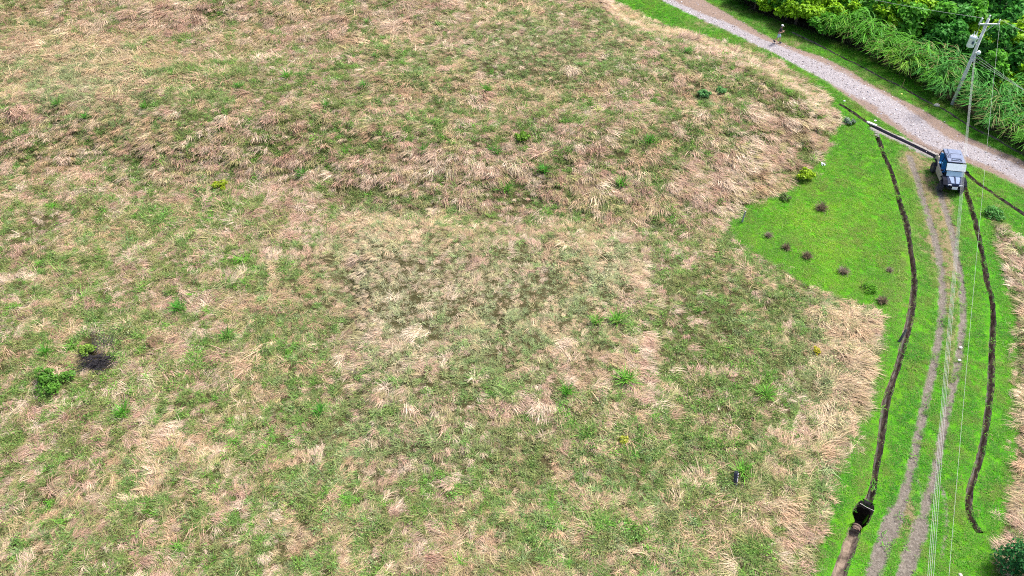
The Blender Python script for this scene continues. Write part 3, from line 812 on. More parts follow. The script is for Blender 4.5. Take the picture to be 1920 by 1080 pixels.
def road_stones():
    rng = np.random.default_rng(8)
    srcs = []
    for k in range(4):
        V = np.array([(0, 0, 1), (.9, 0, .1), (.28, .85, .1), (-.72, .52, .1), (-.72, -.52, .1), (.28, -.85, .1), (0, 0, -.5)], float)
        V = V * rng.uniform(0.65, 1.15, (7, 1)) * np.array([1, rng.uniform(.6, 1), rng.uniform(.45, .8)])
        F = [(0, i, i % 5 + 1) for i in range(1, 6)] + [(6, i % 5 + 1, i) for i in range(1, 6)]
        me = fast_mesh('stone', V * 0.5, F); me.materials.append(M_PEB); srcs.append(me)
    n = 60000
    x = rng.uniform(8, 56, n); y = rng.uniform(42, 92, n)
    rd = sdf_poly(x, y, ROAD); u, v = to_uv(x, y)
    wv = 0.10 + 0.9 * stony(x, y, u) ** 1.3
    keep = (rd > 0.0) & (u < 2030) & (v > -60) & (rng.uniform(size=n) < wv)
    x, y = x[keep], y[keep]; n = len(x)
    s = np.exp(rng.normal(math.log(0.10), 0.42, n))
    a = rng.uniform(size=(n, 1))
    c = np.array((0.36, 0.32, 0.33)) + (np.array((0.80, 0.77, 0.83)) - np.array((0.36, 0.32, 0.33))) * sstep(0.2, 0.9, a)
    c = np.where(rng.uniform(size=(n, 1)) < 0.25, np.array((0.25, 0.185, 0.16)), c)
    z = 0.06 * sstep(0.3, 1.6, rd[keep]) + 0.01
    # and a few in the wheel ruts
    m = 900
    P = np.vstack([TRACKS[0][0], TRACKS[1][0]])
    q = P[rng.integers(0, len(P), m)] + rng.normal(0, 0.45, (m, 2))
    ok = track_d(q[:, 0], q[:, 1]) < 0.02
    q = q[ok]; m = len(q)
    x = np.r_[x, q[:, 0]]; y = np.r_[y, q[:, 1]]; z = np.r_[z, np.full(m, -0.06)]
    s = np.r_[s, np.exp(rng.normal(math.log(0.045), 0.4, m))]
    c = np.vstack([c, np.array((0.55, 0.50, 0.45)) * rng.uniform(0.5, 1.3, (m, 1))])
    n = len(x)
    rot = np.stack([rng.normal(0, .3, n), rng.normal(0, .3, n), rng.uniform(0, 6.28, n)], 1)
    scatter('gravel', np.stack([x, y, z], 1), rot, np.stack([s, s, s], 1), rng.integers(0, 4, n), c, srcs, 'loose pale stones strewn over the road and ruts', 'gravel')

road_stones()
#@@PART2
# ------------------------------------------------------------------ where things stand
def at(px, py, lift=0.0):
    """the spot on the land seen at pixel (px, py)"""
    z = 0.0
    for _ in range(14):
        x, y = ground(px, py, z)
        z = 0.5 * z + 0.5 * float(terrain(np.array([x]), np.array([y]))[0])
    return Vector((x, y, z + lift))

def copy_thing(o, loc, rz, scale, label, group, color=None):
    """a copy of a thing with copies of its parts and their parts; mesh data stays shared"""
    def rec(a, par):
        c = a.copy(); COL.objects.link(c)
        if par is not None: c.parent = par; c.matrix_parent_inverse = a.matrix_parent_inverse.copy()
        if color is not None and c.type == 'MESH' and a.get('leafy'): c.color = (*color, 1)
        for ch in list(a.children): rec(ch, c)
        return c
    c = rec(o, None)
    c.location = loc; c.rotation_euler = (0, 0, rz); c.scale = scale if isinstance(scale, (tuple, list)) else (scale,) * 3
    c['label'] = label
    if group: c['group'] = group
    return c

def set_first(o, loc, rz, scale, label, group, color):
    o.location = loc; o.rotation_euler = (0, 0, rz); o.scale = scale if isinstance(scale, (tuple, list)) else (scale,) * 3
    o['label'] = label
    if group: o['group'] = group
    for ch in list(o.children) + [o]:
        if ch.get('leafy'): ch.color = (*color, 1)

# ------------------------------------------------------------------ the thicket beyond the road
rng = np.random.default_rng(77)

def cane_mesh(rng, dead):
    parts = []
    for k in range(32):
        t = rng.uniform(0, 6.283); r = 0.5 * math.sqrt(rng.uniform())
        h = rng.uniform(1.1, 2.3); lean = rng.uniform(0.05, 0.38)
        bx, by = r * math.cos(t), r * math.sin(t)
        for q in range(6):
            f = rng.uniform(0.55, 1.0)
            x, y, z = bx + lean * h * f * math.cos(t), by + lean * h * f * math.sin(t), h * f
            g = blades(1, rng, 0.02, (t + rng.normal(0, 0.5), 0.1), (1.0, 1.9), (50, 80), (-85, -45), (0.030, 0.060), 5, drift=0.12)
            V = [(a + x, b + y, c + z - 0.01) for a, b, c in g[0]]
            parts.append((V, g[1], g[2], g[3], [0.97 if rng.uniform() < dead else 0.3] * len(V)))
    return join_geo(parts)

def culms(rng):
    m = MB()
    for k in range(14):
        t = rng.uniform(0, 6.283); r = 0.5 * math.sqrt(rng.uniform()); h = rng.uniform(1.0, 2.2); l = rng.uniform(.05, .3)
        m.tube([(r * math.cos(t), r * math.sin(t), -0.1), (r * math.cos(t) + l * h * math.cos(t), r * math.sin(t) + l * h * math.sin(t), h)], [0.02, 0.012], 4)
    return m
M_CULM = simple('cane_culm', (0.16, 0.15, 0.06), 0.7, 0, 0.4, 5)
CANES = []
for k in range(5):
    e = empty('cane_grass', (0, 0, 0)); e['category'] = 'cane grass'; e['kind'] = 'thing'
    lf = link('foliage', geo_mesh('cane_leaves', cane_mesh(rng, (0.02, 0.03, 0.03, 0.08, 0.22)[k]), M_LEAF), e); lf['leafy'] = 1
    tag(culms(rng).build('culms', M_CULM, e), None, None, None, None)
    CANES.append(e)
_used = set()
def place(protos, k, loc, rz, scale, label, group, color):
    p = protos[k]
    if id(p) not in _used:
        _used.add(id(p)); set_first(p, loc, rz, scale, label, group, color); return p
    return copy_thing(p, loc, rz, scale, label, group, color)

def crown_mesh(rng, rad, hgt, n, leaf, z0, lobes=13):
    C, N = [], []
    cs = []
    for k in range(lobes):
        t = rng.uniform(0, 6.283); r = rad * 0.78 * math.sqrt(rng.uniform()); zz = z0 + hgt * (0.2 + 0.62 * rng.uniform()) * (1 - 0.45 * (r / rad) ** 2)
        cs.append((r * math.cos(t), r * math.sin(t), zz, rad * rng.uniform(0.26, 0.44)))
    m = n // lobes
    for (x, y, z, r) in cs:
        D = rng.normal(size=(m, 3)); D /= np.linalg.norm(D, axis=1)[:, None]; D[:, 2] = np.where(D[:, 2] < -0.35, -D[:, 2], D[:, 2])
        rr = r * rng.uniform(0.55, 1.12, (m, 1)) * (0.82 + 0.3 * vnoise(D[:, 0] * 3 + x, D[:, 1] * 3 + z, 1.3, 5))[:, None]
        C.append(np.array([x, y, z]) + D * rr * np.array([1, 1, 0.85])); N.append(D * 0.5 + np.array([0, 0, 0.65]))
    return leaves(np.vstack(C), leaf, rng, np.vstack(N), 0.42, 1.8), cs

def tree(rng, name, rad, hgt, n, leaf, z0, cat):
    e = empty(name, (0, 0, 0)); e['category'] = cat
    g, cs = crown_mesh(rng, rad, hgt, n, leaf, z0)
    c = link('crown', geo_mesh('crown', (g[0], g[1], g[2], g[3], [t * 0.82 for t in g[4]]), M_LEAF), e); c['leafy'] = 1
    m = MB()
    top = z0 + hgt * 0.55
    m.tube([(0, 0, -0.3), (0.05, 0.02, top * 0.4), (-0.04, 0.05, top)], [0.05 + rad * .05, 0.04 + rad * .035, 0.03], 7)
    for (x, y, z, r) in cs[:8]:
        m.tube([(0, 0.03, top * rng.uniform(0.3, 0.8)), (x * 0.6, y * 0.6, z * 0.85), (x, y, z)], [0.045, 0.03, 0.012], 5)
    m.build('trunk', M_BARK, e)
    return e
TREES = [tree(rng, 'leafy_tree', 2.1, 3.4, 4400, (0.13, 0.24), 0.6, 'tree') for _ in range(3)] + [tree(rng, 'leafy_tree', 1.7, 2.6, 4200, (0.10, 0.19), 0.3, 'tree') for _ in range(2)]

G1, G2, G3, YG, DG = (0.075, 0.31, 0.040), (0.11, 0.36, 0.025), (0.07, 0.29, 0.035), (0.26, 0.50, 0.012), (0.055, 0.235, 0.025)
EDGE = smooth_line(line_w([(1379, 0), (1400, 20), (1452, 40), (1504, 56), (1560, 78), (1612, 100), (1655, 125), (1697, 145), (1723, 160), (1745, 175), (1781, 200), (1805, 215), (1841, 244), (1882, 265), (1920, 289), (1990, 325)]), 0.1)
def edge_at(px):
    u, v = to_uv(EDGE[:, 0], EDGE[:, 1])
    return EDGE[int(np.argmin(np.abs(u - px)))]
ORD = ['first', 'second', 'third', 'fourth', 'fifth', 'sixth', 'seventh', 'eighth', 'ninth', 'tenth', 'eleventh', 'twelfth', 'thirteenth', 'fourteenth', 'fifteenth', 'sixteenth', 'seventeenth', 'eighteenth', 'nineteenth', 'twentieth', 'twenty-first', 'twenty-second', 'twenty-third', 'twenty-fourth']
POLE = at(1785, 196)
tn = EDGE[-1] - EDGE[0]; tn = tn / np.linalg.norm(tn); inward = np.array([-tn[1], tn[0]])
if inward[1] < 0: inward = -inward
HUES = [G1, G2, G1, G3, G2, (0.17, 0.38, 0.03), G1]
for row, (off, step, a0, a1) in enumerate([(0.55, 1.6, 1545, 1985), (2.2, 1.6, 1560, 1990)]):
    pts = []
    s_ = 0.0
    base = edge_at(a0)
    while True:
        i = int(np.argmin(np.hypot(*(EDGE - base).T))) + int(s_ / 0.1)
        if i >= len(EDGE): break
        p = EDGE[i] + inward * (off + rng.uniform(-0.35, 0.35)) + tn * rng.uniform(-0.25, 0.25)
        pts.append(p); s_ += step
    pts = [p for p in pts if abs(p[0] - POLE.x) > 0.75 or p[1] > POLE.y + 0.8]
    L_ = [p for p in pts if p[0] < POLE.x]; R_ = [p for p in pts if p[0] >= POLE.x]
    for side, lst in (('left', L_[::-1]), ('right', R_)):
        for j, p in enumerate(lst):
            u_, v_ = to_uv(p[0], p[1])
            if u_ > 2010: continue
            kd = int(rng.integers(0, 5)) if row < 2 else int(rng.integers(0, 3))
            lab = ('%s cane grass clump %s of the utility pole in the %s row' % (ORD[j], side, ('roadside', 'second', 'third')[row]))
            place(CANES, kd, (p[0], p[1], -0.03), rng.uniform(0, 6.28), rng.uniform(0.9, 1.25) * (0.95, 1.1, 1.15)[row], lab, 'clumps of tall cane grass beyond the road', HUES[int(rng.integers(0, len(HUES)))])

# leafy trees and bushes: rows behind the cane and at its left end
rows = [(0.9, 1.6, -60, 1560, 'front'), (3.2, 2.1, -60, 1620, 'second'), (5.4, 2.3, -60, 2050, 'third'), (8.8, 2.5, -60, 2080, 'fourth'), (11.6, 2.7, 0, 2100, 'fifth'), (14.6, 3.0, 0, 2100, 'sixth'), (18.0, 3.2, 0, 2100, 'seventh'), (21.6, 3.4, 0, 2100, 'eighth')]
E2 = smooth_line(np.vstack([EDGE[0] - tn * 8, EDGE[::20], EDGE[-1] + tn * 14]), 0.1)
for row, (off, step, ua, ub, nm) in enumerate(rows):
    j = 0
    s_ = rng.uniform(0, 1.0)
    while int(s_ / 0.1) < len(E2):
        p = E2[int(s_ / 0.1)] + inward * (off + rng.uniform(-0.5, 0.5)) + tn * rng.uniform(-0.4, 0.4)
        s_ += step * rng.uniform(0.85, 1.15)
        u_, v_ = to_uv(p[0], p[1], 2.5)
        ug, vg = to_uv(p[0], p[1], 0.0)
        if not (1330 < u_ < 2010 and v_ > -75 and ua < ug < ub): continue
        if row < 3 and abs(p[0] - POLE.x) < 1.2 and abs(p[1] - POLE.y) < 1.5: continue
        kd = int(rng.integers(0, 5)) if row < 2 else int(rng.integers(0, 5))
        t = fbm(np.array([p[0]]), np.array([p[1]]), 0.16, 401)[0] + 0.25 * (rng.uniform() - 0.5)
        bright = t > 0.5 or (u_ < 1650 and rng.uniform() < 0.9)
        col, cw = ((YG, 'yellow-green') if rng.uniform() < 0.7 else (G2, 'fresh green')) if bright else ((G3, 'mid green') if rng.uniform() < 0.55 else (DG, 'dark green'))
        sc = rng.uniform(0.85, 1.2) * (0.95 if row < 2 else 1.12 + 0.04 * row)
        place(TREES, kd, (p[0], p[1], -0.05), rng.uniform(0, 6.28), (sc, sc, sc * rng.uniform(0.85, 1.15)), '%s leafy tree, %s from the left in the %s row of the thicket' % (cw, ORD[min(j, 23)], nm), 'trees of the thicket beyond the road', col)
        j += 1

# ------------------------------------------------------------------ utility pole with its gear
M_POLE = simple('weathered_pole', (0.66, 0.65, 0.65), 0.8, 0, 0.25, 3.0, 0.2)
M_GALV = simple('galvanised_steel', (0.62, 0.64, 0.66), 0.45, 0.3, 0.15, 8)
M_TANK = simple('tank_paint', (0.80, 0.84, 0.86), 0.4, 0, 0.08, 6)
M_DARK = simple('dark_fitting', (0.05, 0.08, 0.14), 0.5, 0, 0.2, 6)
M_PORC = simple('porcelain', (0.75, 0.76, 0.78), 0.3, 0, 0.08, 8)
M_WIRE = simple('wire', (0.42, 0.45, 0.43), 0.5, 0.2, 0.1, 3)
u0, v0 = to_uv(POLE.x, POLE.y, 0)
PH = 7.6
for h in np.arange(5.5, 11.0, 0.02):
    if to_uv(POLE.x, POLE.y, h)[1] < 36: PH = float(h); break
pole = empty('utility_pole', POLE); tag(pole, 'tall grey utility pole with a white transformer rising out of the cane grass', 'utility pole')
MB().tube([(0, 0, -0.5), (0, 0, PH * .5), (0, 0, PH)], [0.15, 0.125, 0.095], 12).build('shaft', M_POLE, pole, smooth=True)
ARM = PH - 0.35
MB().box((0.10, -0.14, ARM), (1.55, 0.10, 0.12)).build('crossarm', M_GALV, pole, 0.01)
for s in (-1, 1):
    MB().tube([(0.10 + s * 0.42, -0.16, ARM - 0.04), (0.0 + s * .06, -0.13, ARM - 0.62)], 0.02, 6).build('brace', M_GALV, pole)
def insulator(x, y, z, h=0.34):
    m = MB(); m.lathe([(0.02, 0), (0.02, 0.08), (0.07, 0.09), (0.045, 0.14), (0.075, 0.16), (0.05, 0.21), (0.07, 0.23), (0.05, 0.30), (0.02, h)], 12, Matrix.Translation((x, y, z)))
    m.build('insulator', M_PORC, pole, smooth=True)
insulator(-0.60, -0.14, ARM + 0.06, 0.5); insulator(0.80, -0.14, ARM + 0.06); insulator(0.0, 0.0, PH, 0.3)
MB().tube([(-0.66, -0.14, ARM + 0.1), (-0.58, -0.2, ARM + 0.5)], 0.05, 8).build('fuse_cutout', M_PORC, pole)
TZ = PH * 0.70
m = MB(); m.lathe([(0.20, 0), (0.26, 0.03), (0.27, 0.10), (0.27, 0.74), (0.285, 0.76), (0.285, 0.82), (0.20, 0.90), (0.05, 0.93)], 20, Matrix.Translation((-0.62, -0.12, TZ)))
tank = m.build('transformer', M_TANK, pole, smooth=True)
MB().box((-0.66, -0.40, TZ + 0.45), (0.16, 0.06, 0.24)).build('nameplate', M_DARK, tank, 0.01)
for s in (-0.08, 0.12):
    MB().lathe([(0.025, 0), (0.05, 0.05), (0.03, 0.10), (0.05, 0.14), (0.03, 0.2), (0.02, 0.36)], 10, Matrix.Translation((-0.62 + s, -0.12, TZ + 0.88))).build('bushing', M_PORC, tank, smooth=True)
for q in (0.28, 0.62): MB().box((-0.24, -0.08, TZ + q), (0.30, 0.08, 0.08)).build('bracket', M_GALV, tank)
MB().lathe([(0.10, 0), (0.16, 0.04), (0.16, 0.20), (0.08, 0.28), (0.03, 0.30)], 14, Matrix.Translation((0.26, -0.12, PH * 0.615))).build('street_light', M_TANK, pole, smooth=True)
RK = PH * 0.585
MB().box((0.05, -0.17, RK), (0.08, 0.06, 0.75)).build('rack', M_GALV, pole)
for k in range(4):
    MB().lathe([(0.03, 0), (0.06, 0.02), (0.03, 0.05), (0.06, 0.08), (0.03, 0.1)], 10, Matrix.Translation((0.05, -0.24, RK - 0.33 + 0.13 * k))).build('spool_insulator', M_PORC, pole, smooth=True)

def wire(a, b, sag, r, label, n=24):
    a, b = Vector(a), Vector(b)
    pts = []
    for k in range(n + 1):
        t = k / n; p = a.lerp(b, t); p.z -= sag * 4 * t * (1 - t); pts.append(p - a)
    o = MB().tube(pts, r, 5).build('overhead_wire', M_WIRE, None, smooth=True)
    o.location = a
    return tag(o, label, 'wire', 'overhead wires from the utility pole')

# the near span runs over the grass track towards and past the camera's right
for k, (pu, lab) in enumerate([(1744, 'leftmost wire of the close bundle over the grass track'), (1748, 'second wire from the left of the bundle over the grass track'), (1752, 'third wire from the left of the bundle over the grass track'), (1757, 'rightmost wire of the close bundle over the grass track')]):
    zb = 5.0
    bx, by = ground(pu, 1250, zb)
    a = POLE + Vector((0.05, -0.30, RK - 0.28 + 0.13 * k))
    d = Vector((bx, by, zb)) - a
    wire(a, a + d * 1.6, 1.1, 0.0056, lab, 40)
bx, by = ground(1781, 1250, 6.0)
a = POLE + Vector((0.80, -0.14, ARM + 0.36)); d = Vector((bx, by, 6.0)) - a
wire(a, a + d * 1.6, 0.9, 0.005, 'thin single wire right of the bundle over the track', 40)
for k in range(3):
    a = POLE + Vector((0.08, -0.26, RK - 0.2 + 0.22 * k))
    bx, by = ground(2080, 232 + 9 * k, 4.6)
    d = Vector((bx, by, 4.6)) - a
    wire(a, a + d * 2.2, 0.7, 0.009, ('lowest', 'middle', 'highest')[2 - k] + ' of three wires running right from below the transformer')
a = POLE + Vector((0.80, -0.14, ARM + 0.36)); bx, by = ground(2080, 112, 7.0); d = Vector((bx, by, 7.0)) - a
wire(a, a + d * 2.0, 0.5, 0.011, 'top wire running right from the end of the crossarm')
a = POLE + Vector((-0.60, -0.14, ARM + 0.5)); bx, by = ground(1480, -50, 7.0); d = Vector((bx, by, 7.0)) - a
wire(a, a + d * 1.6, 0.6, 0.010, 'thin wire running left over the thicket from the crossarm')
wire(POLE + Vector((-0.5, -0.12, TZ + 1.22)), POLE + Vector((-0.60, -0.16, ARM + 0.2)), -0.05, 0.012, 'short lead between the transformer bushing and the cutout', 8)

# ------------------------------------------------------------------ off-road buggy
M_TYRE = simple('tyre_rubber', (0.055, 0.052, 0.058), 0.85, 0, 0.3, 12, 0.3, 0.2)
M_RIM = simple('rim', (0.09, 0.09, 0.10), 0.4, 0.6, 0.2, 8)
M_ROOF = simple('roof_plastic', (0.16, 0.20, 0.30), 0.6, 0, 0.10, 2.5, 0, 0.2)
M_BLK = simple('black_plastic', (0.018, 0.020, 0.030), 0.8, 0, 0.2, 6, 0, 0.05)
M_TAN = simple('tan_panel', (0.42, 0.35, 0.29), 0.5, 0, 0.15, 4)
M_BLUE = simple('blue_vinyl', (0.02, 0.20, 0.48), 0.5, 0, 0.25, 5)
M_HOOD = simple('hood_paint', (0.022, 0.034, 0.075), 0.6, 0, 0.12, 3, 0, 0.10)
M_LBLU = simple('pale_blue_panel', (0.22, 0.29, 0.44), 0.6, 0, 0.1, 3, 0, 0.15)
M_SCRN = simple('windscreen_pane', (0.72, 0.78, 0.82), 0.12, 0, 0.06, 3, 0, 0.8)  # sky reflection on the upper glass, put into its whitish base colour
M_SCRN2 = simple('lower_windscreen_pane', (0.36, 0.50, 0.62), 0.12, 0, 0.08, 3, 0, 0.8)  # lower glass: its sky reflection painted as pale blue colour
M_PLATE = simple('plate', (0.82, 0.82, 0.84), 0.5, 0, 0.04, 6)
M_LAMP = simple('headlight_lens', (0.70, 0.72, 0.76), 0.15, 0, 0.1, 9)

rw, fw = Vector((*ground(1747, 317, 0.0), 0)), Vector((*ground(1763, 361, 0.0), 0))
hd = math.atan2((fw - rw).y, (fw - rw).x)
WB = 2.25
fd = Vector((math.cos(hd), math.sin(hd), 0)); lf_ = Vector((-fd.y, fd.x, 0))
mid = (rw + fw) / 2 + lf_ * 0.68
bug = empty('offroad_buggy', (mid.x, mid.y, 0.0), hd)
tag(bug, 'dark roofed off-road buggy with tan sides and blue seats parked on the grass track', 'buggy')
A_ = WB / 2
m = MB(); m.box((0.0, 0, 0.52), (2.5, 1.10, 0.34)); m.box((0, 0, 0.36), (2.2, 0.9, 0.1)); m.build('chassis', M_BLK, bug, 0.03)
for s in (-1, 1):
    y0 = s * 0.62
    m = MB().prism([(-1.62, 0.78), (-1.60, 1.18), (-1.42, 1.30), (-1.12, 1.28), (-0.92, 1.00), (-0.5, 0.92), (0.45, 0.88), (0.72, 0.92), (0.78, 0.62), (0.68, 0.40), (-0.62, 0.40), (-0.78, 0.80), (-1.12, 0.92), (-1.50, 0.80)], min(y0, y0 + s * 0.11), max(y0, y0 + s * 0.11))
    m.build('side_panel', M_TAN, bug, 0.02)
m = MB().prism([(0.70, 0.55), (0.70, 1.06), (1.10, 1.02), (1.52, 0.86), (1.60, 0.70), (1.55, 0.55)], -0.52, 0.52); m.build('hood', M_HOOD, bug, 0.05)
for s in (-1, 1):
    V = [(0.76, s * 0.07, 1.075), (0.76, s * 0.41, 1.075), (1.10, s * 0.35, 1.041), (1.49, s * 0.25, 0.892), (1.49, s * 0.05, 0.892), (1.10, s * 0.06, 1.041)]
    b2 = MB(); b2.add(V + [(x, y, z - 0.05) for x, y, z in V], [(0, 1, 2, 5), (5, 2, 3, 4)] + [(i, i + 6, (i + 1) % 6 + 6, (i + 1) % 6) for i in range(6)])
    b2.build('hood_panel', M_LBLU, bug)
    m = MB().prism([(0.62, 0.80), (0.80, 1.02), (1.30, 0.98), (1.62, 0.80), (1.58, 0.74), (1.28, 0.90), (0.86, 0.92), (0.70, 0.76)], min(s * .50, s * .80), max(s * .50, s * .80)); m.build('front_fender', M_BLK, bug, 0.02)
    m = MB().prism([(-1.62, 0.80), (-1.35, 0.98), (-0.90, 0.98), (-0.66, 0.78), (-0.74, 0.76), (-0.94, 0.90), (-1.32, 0.90), (-1.54, 0.76)], min(s * .70, s * .82), max(s * .70, s * .82)); m.build('rear_fender', M_BLK, bug, 0.02)
    MB().box((1.60, s * 0.36, 0.80), (0.06, 0.24, 0.10), (0, R(-25), 0)).build('headlight', M_LAMP, bug, 0.02)
    MB().tube([(0.72, s * 0.62, 1.00), (0.34, s * 0.60, 1.82), (-1.16, s * 0.60, 1.84), (-1.46, s * 0.62, 1.24)], 0.03, 8).build('cage_bar', M_BLK, bug)
    MB().tube([(-0.42, s * 0.60, 1.84), (-0.50, s * 0.64, 0.95)], 0.03, 8).build('door_pillar', M_BLK, bug)
    mr = MB().tube([(0.60, s * 0.63, 1.25), (0.62, s * 0.80, 1.30)], 0.015, 6).box((0.62, s * 0.84, 1.32), (0.06, 0.18, 0.12)).build('mirror', M_BLK, bug, 0.01)
for x_, z_ in ((0.34, 1.82), (-1.16, 1.84), (-1.46, 1.24)): MB().tube([(x_, -0.6, z_), (x_, 0.6, z_)], 0.03, 8).build('cross_bar', M_BLK, bug)
roof = MB().box((-0.46, 0, 1.885), (1.66, 1.18, 0.06)).build('roof', M_ROOF, bug, 0.03)
MB().box((-0.62, 0.02, 1.932), (1.20, 0.78, 0.05), taper=0.9).build('roof_rib', M_ROOF, roof, 0.02)
def ring(pts, r, z): 
    return MB().tube([(x, y, z) for x, y in pts + pts[:1]], r, 5, False)
ring([(0.20, -0.36), (0.20, 0.36), (0.02, 0.26), (0.02, -0.26)], 0.022, 1.928).build('vent_frame', M_BLK, roof)
MB().box((0.11, 0, 1.922), (0.08, 0.46, 0.02)).build('vent_panel', M_LBLU, roof)
ring([(-0.15, -0.42), (-0.15, -0.54), (-0.62, -0.56), (-0.66, -0.46)], 0.016, 1.922).build('roof_trim', M_BLK, roof)
MB().tube([(-0.25, -0.30, 1.962), (-0.60, -0.25, 1.965), (-0.66, 0.48, 1.94), ], 0.014, 5).build('roof_seam', M_BLK, roof)
MB().box((0.395, 0, 1.865), (0.05, 1.18, 0.06)).build('roof_lip', M_BLK, roof, 0.01)
def pane(x0, z0, x1, z1, hw, t=0.02):
    V = []
    for (x, z) in ((x0, z0), (x1, z1)):
        V += [(x, -hw, z), (x, hw, z), (x + t, hw, z + t * .5), (x + t, -hw, z + t * .5)]
    return MB().add(V, [(0, 1, 2, 3)[::-1], (4, 5, 6, 7), (0, 1, 5, 4), (1, 2, 6, 5), (2, 3, 7, 6), (3, 0, 4, 7)])
wsc = pane(0.72, 1.42, 0.43, 1.82, 0.64).build('upper_windscreen', M_SCRN, bug)
wsl = pane(0.90, 1.08, 0.74, 1.38, 0.56).build('lower_windscreen', M_SCRN2, bug)
MB().box((0.735, 0, 1.40), (0.05, 1.24, 0.045)).build('windscreen_bar', M_BLK, bug)
MB().box((0.56, 0, 1.0), (0.26, 1.1, 0.16)).build('dashboard', M_BLK, bug, 0.03)
sw = MB()
Mx = Matrix.Translation((0.36, 0.32, 1.14)) @ Matrix.Rotation(R(-55), 4, 'Y')
sw.tube([Mx @ Vector((0.17 * math.cos(t), 0.17 * math.sin(t), 0)) for t in np.linspace(0, 2 * math.pi, 17)], 0.018, 6, False)
sw.tube([Mx @ Vector((0, 0, -0.2)), Mx @ Vector((0, 0, 0))], 0.025, 6); sw.build('steering_wheel', M_BLK, bug)
for (sx, sy, w_) in ((-0.12, 0.32, 0.50), (-0.12, -0.32, 0.50), (-1.02, 0, 1.14)):
    st = MB().box((sx, sy, 0.84), (0.48, w_, 0.16)).build('seat', M_BLUE, bug, 0.04)
    MB().box((sx - 0.30, sy, 1.18), (0.14, w_, 0.62), (0, R(-14), 0)).build('backrest', M_BLUE, st, 0.05)
    MB().box((sx - 0.395, sy, 1.54), (0.10, min(w_, .28), 0.16), (0, R(-14), 0)).build('headrest', M_BLK, st, 0.03)
m = MB().box((-1.58, 0, 0.98), (0.10, 1.2, 0.40)).box((-1.42, 0, 0.82), (0.34, 1.2, 0.06)); m.build('cargo_box', M_BLK, bug, 0.02)
m = MB().tube([(1.62, -0.50, 0.62), (1.76, -0.42, 0.60), (1.78, 0, 0.60), (1.76, 0.42, 0.60), (1.62, 0.50, 0.62)], 0.04, 8).tube([(1.58, -0.44, 0.80), (1.70, -0.34, 0.78), (1.70, 0.34, 0.78), (1.58, 0.44, 0.80)], 0.03, 8)
m.tube([(1.70, -0.30, 0.78), (1.77, -0.30, 0.60)], 0.03, 6).tube([(1.70, 0.30, 0.78), (1.77, 0.30, 0.60)], 0.03, 6); m.build('bumper', M_BLK, bug)
MB().box((1.80, -0.04, 0.70), (0.02, 0.36, 0.17), (0, R(-20), 0)).build('number_plate', M_PLATE, bug)
MB().box((1.60, 0, 0.58), (0.06, 0.72, 0.24)).build('grille', M_BLK, bug, 0.01)
def wheel(x, y, turn):
    s = 1 if y > 0 else -1
    M0 = Matrix.Translation((x, y, 0.36)) @ Matrix.Rotation(turn, 4, 'Z') @ Matrix.Rotation(R(90), 4, 'X')
    w_ = empty('wheel', (0, 0, 0)); w_.parent = bug
    t = MB().lathe([(0.20, -0.10), (0.30, -0.14), (0.345, -0.12), (0.36, -0.05), (0.36, 0.05), (0.345, 0.12), (0.30, 0.14), (0.20, 0.10)], 28, M0)
    for k in range(20):
        for q in (-1, 1):
            an = (k + 0.25 * q) / 20 * 6.2832
            t.add([M0 @ Vector(((0.352 + dr) * math.cos(an + da), (0.352 + dr) * math.sin(an + da), zz)) for dr in (0, 0.028) for da, zz in ((-0.06, q * 0.02), (0.06, q * 0.02), (0.08, q * 0.125), (-0.04, q * 0.125))],
                  [(4, 5, 6, 7), (0, 1, 5, 4), (1, 2, 6, 5), (2, 3, 7, 6), (3, 0, 4, 7)])
    t.build('tyre', M_TYRE, w_)
    rm = MB().lathe([(0.05, -0.08), (0.20, -0.095), (0.205, 0.0), (0.20, 0.095), (0.05, 0.08)], 20, M0)
    for k in range(6):
        an = k / 6 * 6.2832
        for zz in (-0.105, 0.105):
            rm.add([M0 @ Vector((r_ * math.cos(an + d_), r_ * math.sin(an + d_), zz * e_)) for e_ in (0.85, 1.0) for r_, d_ in ((0.04, -.5), (0.18, -.14), (0.18, .14), (0.04, .5))], [(0, 1, 2, 3), (4, 5, 6, 7), (0, 1, 5, 4), (1, 2, 6, 5), (2, 3, 7, 6), (3, 0, 4, 7)])
    rm.build('rim', M_RIM, w_)
for x, y, tr in ((-A_, 0.72, 0), (-A_, -0.72, 0), (A_, 0.70, R(-9)), (A_, -0.70, R(-9))): wheel(x, y, tr)
for x in (-A_, A_):
    MB().tube([(x, -0.62, 0.38), (x, 0.62, 0.38)], 0.035, 8).build('axle', M_BLK, bug)
    for s in (-1, 1): MB().tube([(x, s * 0.55, 0.42), (x * 0.86, s * 0.40, 0.90)], 0.04, 8).build('shock_absorber', M_BLK, bug)


# ------------------------------------------------------------------ walking person
def skin_body(name, chains, rad, parent, mat, root):
    """one continuous surface grown round a jointed skeleton"""
    V, E, rr, key = [], [], [], {}
    for ch in chains:
        prev = None
        for (nm, co, r) in ch:
            if nm not in key: key[nm] = len(V); V.append(co); rr.append(r)
            if prev is not None: E.append((prev, key[nm]))
            prev = key[nm]
    me = bpy.data.meshes.new(name); me.from_pydata(V, E, [])
    o = link(name, me, parent, mat)
    sk = o.modifiers.new('skin', 'SKIN'); sk.use_smooth_shade = True
    lay = me.skin_vertices[0] if me.skin_vertices else None
    if lay is None:
        bpy.context.view_layer.objects.active = o
        lay = me.skin_vertices[0]
    for i, r in enumerate(rr):
        lay.data[i].radius = (r, r) if not isinstance(r, tuple) else r; lay.data[i].use_root = False
    lay.data[key[root]].use_root = True
    o.modifiers.new('subdivision', 'SUBSURF').levels = 2
    o.modifiers[-1].render_levels = 2
    return o

